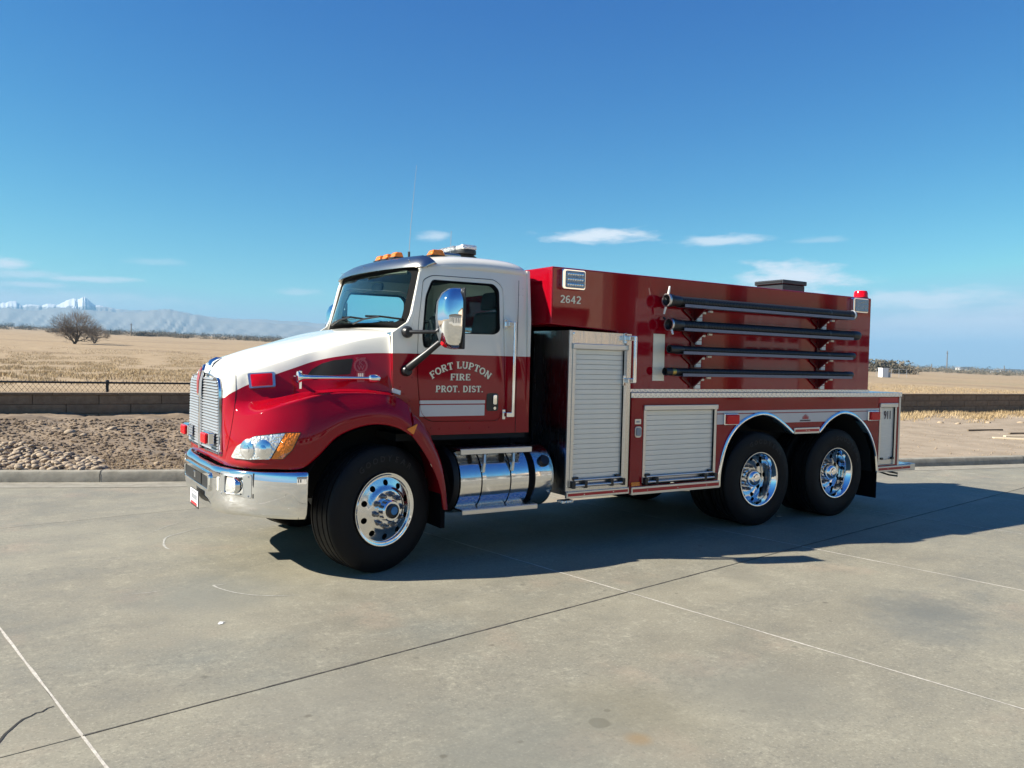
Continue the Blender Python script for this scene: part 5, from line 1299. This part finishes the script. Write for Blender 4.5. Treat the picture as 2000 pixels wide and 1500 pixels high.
# --- water tank body
BYs = 1.18
prof = [(1.64, 2.11), (1.64, 2.64), (6.435, 2.64), (6.435, 1.495), (2.42, 1.495), (2.42, 2.07)]
tb = MB().prism(prof, lambda u, v, d: (u, d, v), -BYs, BYs).build('tank_body', 'red_paint', T, bevel=.014, seg=3)
MB().box(1.9, 2.45, -1.14, 1.14, 1.0, 2.055).build('pump_bay', 'liner_black', T)
for sg in (-1, 1):
    Yb = 1.22
    # corner edges and reflective tape on the tank body's rear
    if True:
        # tall cabinet
        fr_o = [(1.845, .555), (1.845, 2.06), (2.575, 2.052), (2.575, .555)]; hole = [(1.90, .645), (1.90, 1.888), (2.48, 1.886), (2.48, .645)]
        cab = plate(MB(), fr_o, [hole], lambda u, v, d: (u, sg*(Yb-d), v), 0, .05).build('equipment_cabinet', 'cabinet_aluminium', T)
        MB().box(1.83, 1.8445, min(sg*(Yb-.003), sg*.62), max(sg*(Yb-.003), sg*.62), .52, 2.06).build('cabinet_front', 'cabinet_aluminium', cab)
        MB().box(1.845, 2.575, min(sg*1.165, sg*.62), max(sg*1.165, sg*.62), 2.03, 2.056).build('cabinet_top', 'cabinet_aluminium', cab)
        MB().box(1.823, 1.86, min(sg*(Yb+.004), sg*(Yb-.02)), max(sg*(Yb+.004), sg*(Yb-.02)), .56, 2.062).build('corner_trim', 'brushed_aluminium', cab, bevel=.003)
        MB().box(1.88, 2.5, min(sg*1.10, sg*1.09), max(sg*1.10, sg*1.09), .6, 1.93).build('cabinet_inner', 'liner_black', cab)
        MB().lathe([(0, -.01), (.012, -.008), (.013, 0)] if sg < 0 else [(0, .01), (.012, .008), (.013, 0)], 'y', (1.872, sg*Yb, 2.03), 10).build('bolt', 'chrome', cab)
    def roller(name, x0, x1, z0, z1, pitch, parent, fw=.035, head=.05):
        fo = [(x0-fw, z0), (x0-fw, z1+head), (x1+fw, z1+head), (x1+fw, z0)]; hi = [(x0, z0+.002), (x0, z1), (x1, z1), (x1, z0+.002)]
        rd = plate(MB(), fo, [hi], lambda u, v, d: (u, sg*(Yb+.008-d), v), 0, .05).build(name, 'brushed_aluminium', parent, bevel=.003, seg=1)
        MB().box(x0-fw-.006, x1+fw+.006, min(sg*(Yb+.009), sg*(Yb+.024)), max(sg*(Yb+.009), sg*(Yb+.024)), z1+.002, z1+head+.004).build('header', 'brushed_aluminium', rd, bevel=.006)
        n = max(1, int((z1-z0-.07)/pitch)); pitch = (z1-z0-.07)/n; base = None
        for k in range(n):
            if base is None:
                base = MB().prism([(0, .0008), (-.004, .0028), (-.0048, pitch*.5), (-.004, pitch-.0028), (0, pitch-.0006), (.008, pitch-.0006), (.008, .0008)], lambda a, b, c: (c, sg*(Yb-.016)-sg*a*1 if False else sg*(Yb-.016-a), b), x0+.002, x1-.002).build('slat', 'slat_aluminium', rd)
                o = base
            else: o = base.copy(); COL.objects.link(o)
            o.location = (0, 0, z0+.07+k*pitch)
        MB().box(x1-.010, x1-.001, min(sg*(Yb-.003), sg*(Yb+.004)), max(sg*(Yb-.003), sg*(Yb+.004)), z0+.07, z1-.002).build('guide_seal', 'black_rubber', rd)
        MB().box(x0+.002, x1-.002, min(sg*(Yb-.03), sg*(Yb-.012)), max(sg*(Yb-.03), sg*(Yb-.012)), z0+.004, z0+.069).build('bottom_rail', 'brushed_aluminium', rd, bevel=.004)
        if x1-x0 > .4:
            b_ = MB().tube([(x0-.02, sg*(Yb+.035), z0+.012), (x1+.02, sg*(Yb+.035), z0+.012)], .014, 10).build('lift_bar', 'brushed_aluminium', rd, smooth=50)
            MB().tube([(x0+.01, sg*(Yb+.012), z0+.062), (x1-.01, sg*(Yb+.012), z0+.062)], .012, 8).build('handle_rail', 'brushed_aluminium', rd, smooth=50)
            for x in (x0-.01, x0+.13, x1-.14, x1+.005): MB().box(x-.018, x+.018, min(sg*(Yb-.008), sg*(Yb+.05)), max(sg*(Yb-.008), sg*(Yb+.05)), z0-.012, z0+.055).build('latch', 'black_plastic', rd, bevel=.005)
            for x in (x0+.03, x1-.04): MB().box(x-.035, x+.03, min(sg*(Yb-.008), sg*(Yb+.02)), max(sg*(Yb-.008), sg*(Yb+.02)), z0+.066, z0+.092).build('latch_pad', 'black_plastic', rd, bevel=.004)
        else:
            for x in (x0+.03, x1-.03): MB().box(x-.02, x+.02, min(sg*(Yb-.008), sg*(Yb+.02)), max(sg*(Yb-.008), sg*(Yb+.02)), z0+.07, z0+.095).build('latch_pad', 'black_plastic', rd)
        return rd
    roller('roller_door', 1.90, 2.485, .60, 1.888, .0465, T)
    roller('roller_door', 2.792, 3.735, .585, 1.305, .0465, T)
    rd3 = roller('roller_door', 6.655, 6.94, .575, 1.298, .0465 if False else .7, T)
    # lower body skin with arches
    A1 = [tuple(map(float, q)) for q in spline([(3.842, .485), (3.852, .657), (3.921, .895), (4.029, 1.053), (4.19, 1.168), (4.42, 1.234), (4.618, 1.216), (4.802, 1.130), (4.985, 1.016)], 4)]
    A2 = [tuple(map(float, q)) for q in spline([(5.465, 1.016), (5.654, 1.158), (5.900, 1.232), (6.166, 1.168), (6.39, .992), (6.535, .748), (6.587, .491)], 5)]
    LO = [(2.60, .485)]+A1+A2+[(7.045, .555), (7.045, 1.428), (2.60, 1.428)]
    skin = plate(MB(), LO, [[(2.757, .56), (2.757, 1.352), (3.772, 1.352), (3.772, .56)], [(6.622, .575), (6.622, 1.345), (6.978, 1.345), (6.978, .575)]], lambda u, v, d: (u, sg*(Yb-d), v), 0, .02, .25).build('lower_body', 'red_paint', T)
    MB().box(2.585, 2.600, min(sg*(Yb-.03), sg*(Yb-.2)), max(sg*(Yb-.03), sg*(Yb-.2)), .5, 1.45).build('gap_panel', 'diamond_plate', T)
    MB().box(7.045, 7.06, -1.2 if sg < 0 else .0, 0 if sg < 0 else 1.2, .57, 1.43).build('rear_panel', 'red_paint', T)
    MB().box(7.03, 7.062, min(sg*(Yb+.004), sg*(Yb-.02)), max(sg*(Yb+.004), sg*(Yb-.02)), .56, 1.425).build('rear_corner_trim', 'brushed_aluminium', T, bevel=.003)
    # arch trims
    def trim(A, name, w=.034):
        V, F = [], []
        for i, p in enumerate(A):
            a, b = Vector(A[max(0, i-1)]), Vector(A[min(len(A)-1, i+1)]); d = (b-a).normalized(); nn = Vector((-d.y, d.x)); P = Vector(p)
            for off, y in ((-.006, -.05), (-.006, .012), (.004, .022), (w*.55, .022), (w, .012), (w, .001)): q = P+nn*off; V.append((q.x, sg*(Yb+y), q.y))
        for i in range(len(A)-1):
            for j in range(5): F.append((i*6+j, i*6+j+1, (i+1)*6+j+1, (i+1)*6+j))
        return MB().add(V, F).build(name, 'chrome', T, smooth=40)
    trim(A1, 'arch_trim'); trim(A2, 'arch_trim')
    for A, x0, x1 in ((A1, 3.83, 5.0), (A2, 5.45, 6.6)):
        V, F = [], []
        for p in A: V += [(p[0], sg*(Yb-.012), p[1]+.004), (p[0], sg*.62, p[1]+.004)]
        for i in range(len(A)-1): F.append((2*i, 2*i+1, 2*i+3, 2*i+2))
        MB().add(V, F).build('wheel_well', 'liner_black', T, smooth=40)
    # rub rails with red and silver tape
    def rub(x0, x1, z0, z1, zz=None):
        z2, z3 = zz or (z0, z1)
        r_ = MB().prism([(x0, z0), (x1, z2), (x1, z3), (x0, z1)], lambda u, v, d: (u, sg*(Yb+.022-d), v), 0, .03).build('rub_rail', 'brushed_aluminium', T, bevel=.004)
        MB().prism([(x0+.015, z0+(z1-z0)*.33), (x1-.015, z2+(z3-z2)*.33), (x1-.015, z2+(z3-z2)*.74), (x0+.015, z0+(z1-z0)*.74)], lambda u, v, d: (u, sg*(Yb+.0245-d), v), 0, .003).build('reflective_tape', 'stripe_red', r_)
        for x in np.linspace(x0+.2, x1-.2, max(2, int((x1-x0)/.4))): MB().lathe([(0, sg*.006), (.006, sg*.005), (.007, 0)], 'y', (float(x), sg*(Yb+.0245), (z0+z1)/2+.002), 8).build('bolt', 'chrome', r_)
    rub(1.825, 2.578, .495, .556); rub(2.612, 3.83, .475, .554); rub(5.005, 5.45, 1.012, 1.082)
    rub(6.60, 7.30, .490, .560)
    # silver band on the lower body
    def band(x0, x1, z0, z1): 
        return MB().prism([(x0, z0), (x1, z0), (x1, z1), (x0, z1)], lambda u, v, d: (u, sg*(Yb+.0025-d), v), 0, .004)
    # follow the arches: band cut away inside them
    def band_cut(name, z0, z1):
        pts = [(3.78, z0)]
        def cross(A, z): 
            r = []
            for p, q in zip(A[:-1], A[1:]):
                if (p[1]-z)*(q[1]-z) <= 0 and p[1] != q[1]: r.append(p[0]+(q[0]-p[0])*(z-p[1])/(q[1]-p[1]))
            return r
        if z0 > 1.24: return MB().prism([(3.78, z0), (6.61, z0), (6.61, z1), (3.78, z1)], lambda u, v, d: (u, sg*(Yb+.0025-d), v), 0, .004).build(name, 'silver_stripe', T)
        for A in (A1, A2):
            c = cross(A, z0); pts += [(c[0], z0)]+[p for p in A if p[1] > z0]+[(c[-1], z0)]
        pts += [(6.61, z0), (6.61, z1), (3.78, z1)]
        return plate(MB(), pts, [], lambda u, v, d: (u, sg*(Yb+.0025-d), v), 0, .004).build(name, 'silver_stripe', T)
    bnd = band_cut('reflective_band', 1.145, 1.252); band_cut('reflective_band', 1.262, 1.288)
    # red side lamps
    for x0, x1 in ((3.868, 4.082), (6.363, 6.575)):
        l_ = MB().box(x0, x1, min(sg*(Yb+.003), sg*(Yb+.03)), max(sg*(Yb+.003), sg*(Yb+.03)), 1.135, 1.262).build('side_lamp', 'chrome', T, bevel=.01)
        MB().box(x0+.02, x1-.015, min(sg*(Yb+.0305), sg*(Yb+.06)), max(sg*(Yb+.0305), sg*(Yb+.06)), 1.148, 1.25).build('lens', 'red_lens', l_, bevel=.012, seg=3)
    # diamond plate ledge
    lg = MB().box(2.585, 7.07, min(sg*(Yb+.012), sg*1.0), max(sg*(Yb+.012), sg*1.0), 1.43, 1.484).build('ledge', 'diamond_plate', T, bevel=.004)
    MB().box(2.56, 6.45, min(sg*(BYs+.004), sg*(BYs-.02)), max(sg*(BYs+.004), sg*(BYs-.02)), 1.488, 1.516).build('kick_plate', 'diamond_plate', lg)
    # red block above rear door, 911
    MB().prism([(6.605, 1.352), (6.99, 1.352), (6.99, 1.418), (6.605, 1.418)], lambda u, v, d: (u, sg*(Yb+.004-d), v), 0, .006).build('red_reflector', 'stripe_red', T)
    # scene lights
    for x0, x1 in ((1.722, 1.988), (6.015, 6.305)):
        z0, z1 = (2.436, 2.622) if x0 < 3 else (2.447, 2.625)
        s_ = MB().prism(rrect(x0, x1, z0, z1, .025), lambda u, v, d: (u, sg*(BYs+.05-d), v), 0, .05).build('scene_light', 'chrome', T, bevel=.006)
        MB().prism(rrect(x0+.035, x1-.012, z0+.015, z1-.015, .015), lambda u, v, d: (u, sg*(BYs+.058-d), v), 0, .008).build('lens', 'scene_lens', s_, bevel=.004)
        for r_ in range(3 if x0 < 3 else 0):
            for c_ in range(7): MB().lathe([(0, sg*.004), (.009, sg*.003), (.013, 0)], 'y', (x0+.062+c_*(x1-x0-.105)/6, sg*(BYs+.0582), z0+.045+r_*(z1-z0-.09)/2), 8).build('led', 'lamp_silver', s_)
    # grab rail behind the cabinet
    gb = MB().tube([(2.558, sg*1.30, 1.585), (2.556, sg*1.30, 2.025)], .018, 12).build('body_grab_rail', 'chrome', T, smooth=50)
    for z in (1.60, 2.01): MB().box(2.48, 2.575, min(sg*1.215, sg*1.305), max(sg*1.215, sg*1.305), z-.024, z+.024).build('rail_foot', 'chrome', gb, bevel=.008); MB().box(2.475, 2.505, min(sg*1.221, sg*1.235), max(sg*1.221, sg*1.235), z-.05, z+.05).build('rail_plate', 'chrome', gb, bevel=.003)
    # tail step end
    MB().box(7.30, 7.40, min(sg*(Yb+.02), sg*(Yb-.1)), max(sg*(Yb+.02), sg*(Yb-.1)), .485, .57).build('step_end', 'brushed_aluminium', T, bevel=.005)
    bc = MB().lathe([(.084, 0), (.080, .062), (.07, .084), (0, .088)], 'z', (6.39, sg*1.06, 2.65), 28).build('beacon', 'red_lens', T, smooth=45)
    MB().lathe([(.088, -.012), (.088, .003), (.07, .004)], 'z', (6.39, sg*1.06, 2.652), 28).build('beacon_base', 'black_plastic', bc)
MB().box(6.44, 7.07, -1.0, 1.0, 1.44, 1.483).build('rear_deck', 'diamond_plate', T)
MB().box(7.06, 7.38, -1.2, 1.2, .555, .568).build('tail_step', 'diamond_plate', T)
MB().box(7.30, 7.36, -1.12, 1.12, .49, .555).build('tail_beam', 'brushed_aluminium', T)
pl = MB().tube([(7.0, -1.0, .45), (7.05, -1.1, .42), (7.2, -1.12, .40), (7.24, -1.1, .43), (7.1, -1.05, .455)], .012, 6).build('step_loop', 'black_plastic', T)
MB().box(1.81, 1.95, -1.19, -1.10, .44, .47).build('under_light', 'lamp_facets', T, bevel=.01)
side_text('911', .145, 6.808, 1.197, -1.22+.0085, 'decal_dark', T, 'number', .0015, .72)
for k in range(11): MB().prism([(5.115+.017*k, 1.155), (5.127+.017*k, 1.155), (5.127+.017*k, 1.170), (5.115+.017*k, 1.170)], SIDE(-1.2255), 0, .0012).build('maker_mark', 'decal_dark', T)
for k, h in enumerate((.035, .05, .06, .05, .035)): MB().prism([(5.157+.022*k, 1.18), (5.175+.022*k, 1.18), (5.170+.022*k, 1.18+h), (5.162+.022*k, 1.18+h*.8)], SIDE(-1.2255), 0, .0012).build('logo_flame', 'stripe_red', T)
w_ = text_width('2642'); letters('2642', lambda u, v, um: (1.734+.24*u/w_, 2.312+v*.07), .07, -1.1815, T, 'number_digit', shadow=False)
# level gauge panel and controls
MB().prism([(2.89, 1.60), (3.043, 1.60), (3.040, 2.07), (2.889, 2.07)], SIDE(-1.186), 0, .005).build('level_gauge', 'cream_panel', T)
cb = MB().prism(rrect(2.642, 2.72, 1.172, 1.222, .006), SIDE(-1.228), 0, .008).build('control_plate', 'brushed_aluminium', T)
MB().prism(rrect(2.660, 2.702, 1.188, 1.205, .002), SIDE(-1.2295), 0, .002).build('plate_print', 'grey_box', cb)
ob = MB().prism(rrect(2.645, 2.727, 1.04, 1.15, .025), SIDE(-1.232), 0, .012).build('outlet_cover', 'brushed_aluminium', T, bevel=.003)
MB().prism(rrect(2.657, 2.715, 1.055, 1.138, .018), SIDE(-1.243), 0, .011).build('cover_flap', 'grey_box', ob, bevel=.004)
MB().prism(rrect(2.617, 2.724, .562, .60, .005), SIDE(-1.23), 0, .01).build('amber_marker', 'amber_lens', T)
# roof hatch
ht = MB().prism([(5.50, 2.63), (5.91, 2.63), (5.91, 2.79), (5.50, 2.79)], lambda u, v, d: (u, d, v), -.60, -.19).build('roof_hatch', 'hatch_grey', T, bevel=.006)
MB().prism([(5.48, 2.792), (5.93, 2.792), (5.93, 2.845), (5.48, 2.845)], lambda u, v, d: (u, d, v), -.62, -.17).build('lid', 'hatch_grey', ht, bevel=.01)
for k in range(2): MB().box(5.472, 5.48, -.60, -.19, 2.80+.02*k, 2.81+.02*k).build('rib', 'black_plastic', ht)

# --- hose trays, brackets and suction hoses
HZ = [(2.402, .049, 3.0, 5.93, 2.95), (2.165, .049, 3.06, 6.02, 2.99), (1.920, .037, 3.05, 5.95, 3.0), (1.697, .036, 3.0, 5.92, 2.95)]
YH = -1.295
for hi_, (zc, r, x0, x1, xc) in enumerate(HZ):
    tz = zc-r-.004
    ty = MB().prism([(YH-.062, tz+.024), (YH-.062, tz-.006), (YH+.062, tz-.006), (YH+.062, tz+.03), (YH+.058, tz+.03), (YH+.058, tz-.002), (YH-.058, tz-.002), (YH-.058, tz+.024)], lambda u, v, d: (d, u, v), 3.14, 5.86).build('hose_tray', 'tray_metal', T)
    for xb in (3.435, 5.445):
        ga = MB().prism([(YH-.05, tz-.008), (-1.195, tz-.008), (-1.195, tz-.115), (-1.21, tz-.115)], lambda u, v, d: (d, u, v), xb-.012, xb+.012).build('tray_arm', 'bracket_maroon', ty)
        for sgx in (-1, 1):
            MB().prism([(xb, tz-.012), (xb+sgx*.16, tz-.012), (xb+sgx*.16, tz-.03), (xb+sgx*.02, tz-.12), (xb, tz-.12), (xb, tz-.095), (xb+sgx*.02, tz-.09), (xb+sgx*.10, tz-.034), (xb, tz-.034)], SIDE(-1.20), 0, .014).build('gusset', 'bracket_maroon', ty)
        for dz, w_, h_ in ((-.030, .034, .022), (-.062, .036, .030), (-.105, .036, .034)):
            MB().box(xb+.010, xb+.010+w_*2.0, -1.225, -1.2, tz+dz-h_/2-.012, tz+dz+h_/2-.006).build('bolt_tab', 'bracket_white', ty, bevel=.003)
        MB().box(xb+.10, xb+.145, -1.216, -1.2, tz-.052, tz-.030).build('clip', 'bracket_white', ty, bevel=.003); MB().box(xb+.19, xb+.245, -1.216, -1.19, tz-.032, tz-.012).build('clip', 'bracket_white', ty, bevel=.003)
for xb in (3.435, 5.445):
    MB().box(xb-.04, xb+.012, -1.199, -1.183, 1.53, 2.36).build('mount_strip', 'bracket_maroon', T, bevel=.002)
LAB = ['black suction hose in the top tray with a silver ring coupling', 'black suction hose with a ringed coupling in the tray second from the top', 'thin black hose in the tray third from the top, crossing the cream panel', 'thin black hose in the lowest tray just above the diamond plate ledge']
for hi_, (zc, r, x0, x1, xc) in enumerate(HZ):
    hz = empty('suction_hose', ((x0+x1)/2, YH, zc)); tag(hz, LAB[hi_], 'hose'); X0, X1 = x0-(x0+x1)/2, x1-(x0+x1)/2; XC = xc-(x0+x1)/2
    pr = []; n = int((X1-X0-.2)/.022); xx = X0+.09
    for k in range(n):
        pr += [(r*.88, xx), (r*.95, xx+.004), (r, xx+.008), (r, xx+.013), (r*.95, xx+.017)]; xx += (X1-X0-.2)/n
    MB().lathe(pr, 'x', (0, 0, 0), 20).build('hose', 'hose_rubber', hz, smooth=50)
    big = hi_ < 2
    R1 = r*(1.32 if big else 1.12)
    MB().lathe([(r*.7, XC+.03), (R1*.78, XC+.004), (R1*.80, XC), (R1, XC), (R1*1.02, XC+.012), (R1, XC+.06), (r*1.12, XC+.07), (r*1.1, XC+.15), (r*.98, XC+.17)], 'x', (0, 0, 0), 28).build('coupling', 'coupling_black', hz, smooth=35)
    MB().lathe([(r*.72, XC+.035), (0, XC+.04)], 'x', (0, 0, 0), 24).build('bore', 'liner_black', hz)
    if big:
        MB().lathe([(R1*.82, XC-.004), (R1*.85, XC-.010), (R1*1.03, XC-.010), (R1*1.05, XC+.002), (R1*1.03, XC+.012)], 'x', (0, 0, 0), 30).build('ring', 'brushed_aluminium', hz, smooth=40)
        for a in ((75, 255) if hi_ == 0 else (300, 140)):
            ca, sa = math.cos(math.radians(a)), math.sin(math.radians(a)); L_ = .075 if hi_ == 0 else .05
            MB().tube([(XC+.005, ca*R1*.95*-1, sa*R1*.95), (XC+.0, -ca*(R1+L_)*1.0, sa*(R1+L_))], [.012, .009], 8).build('lug_handle', 'bracket_white' if hi_ == 0 or a == 300 else 'coupling_black', hz, smooth=50)
    else:
        if hi_ == 3: MB().lathe([(r*1.135, XC+.08), (r*1.15, XC+.085), (r*1.15, XC+.12), (r*1.13, XC+.125)], 'x', (0, 0, 0), 24).build('brass_band', 'brass', hz, smooth=40)
    MB().lathe([(r*.98, X1-.13), (r*1.12, X1-.11), (r*1.12, X1-.02), (r*1.06, X1), (0, X1)], 'x', (0, 0, 0), 24).build('end_cap', 'coupling_black', hz, smooth=40)
    if hi_ == 0: MB().lathe([(r*1.13, X1-.05), (r*1.18, X1-.045), (r*1.18, X1-.025), (r*1.13, X1-.02)], 'x', (0, 0, 0), 24).build('end_ring', 'badge_white', hz, smooth=40)
    for x in (3.45, 5.45):
        xl = x-(x0+x1)/2; MB().lathe([(r*1.01, xl-.02), (r*1.03, xl-.018), (r*1.03, xl+.018), (r*1.01, xl+.02)], 'x', (0, 0, 0), 20).build('hose_strap', 'black_plastic', hz)

# ------------------------------------------------------------------ haze
hz_ = MB().box(-27000, 27000, -27000, 27000, -40, 1000).build('haze', 'glass'); hz_['kind'] = 'stuff'; hz_['label'] = 'pale blue haze over the far plains and mountains'; hz_['category'] = 'haze'
hm = bpy.data.materials.new('haze'); hm.use_nodes = True; t = NT(hm.node_tree)
pv = t.n('ShaderNodeVolumePrincipled'); pv.inputs['Color'].default_value = (.31, .60, .86, 1); pv.inputs['Density'].default_value = 6.5e-5; pv.inputs['Anisotropy'].default_value = 0
t.nt.links.new(pv.outputs[0], t.n('ShaderNodeOutputMaterial').inputs['Volume']); hz_.data.materials.clear(); hz_.data.materials.append(hm)
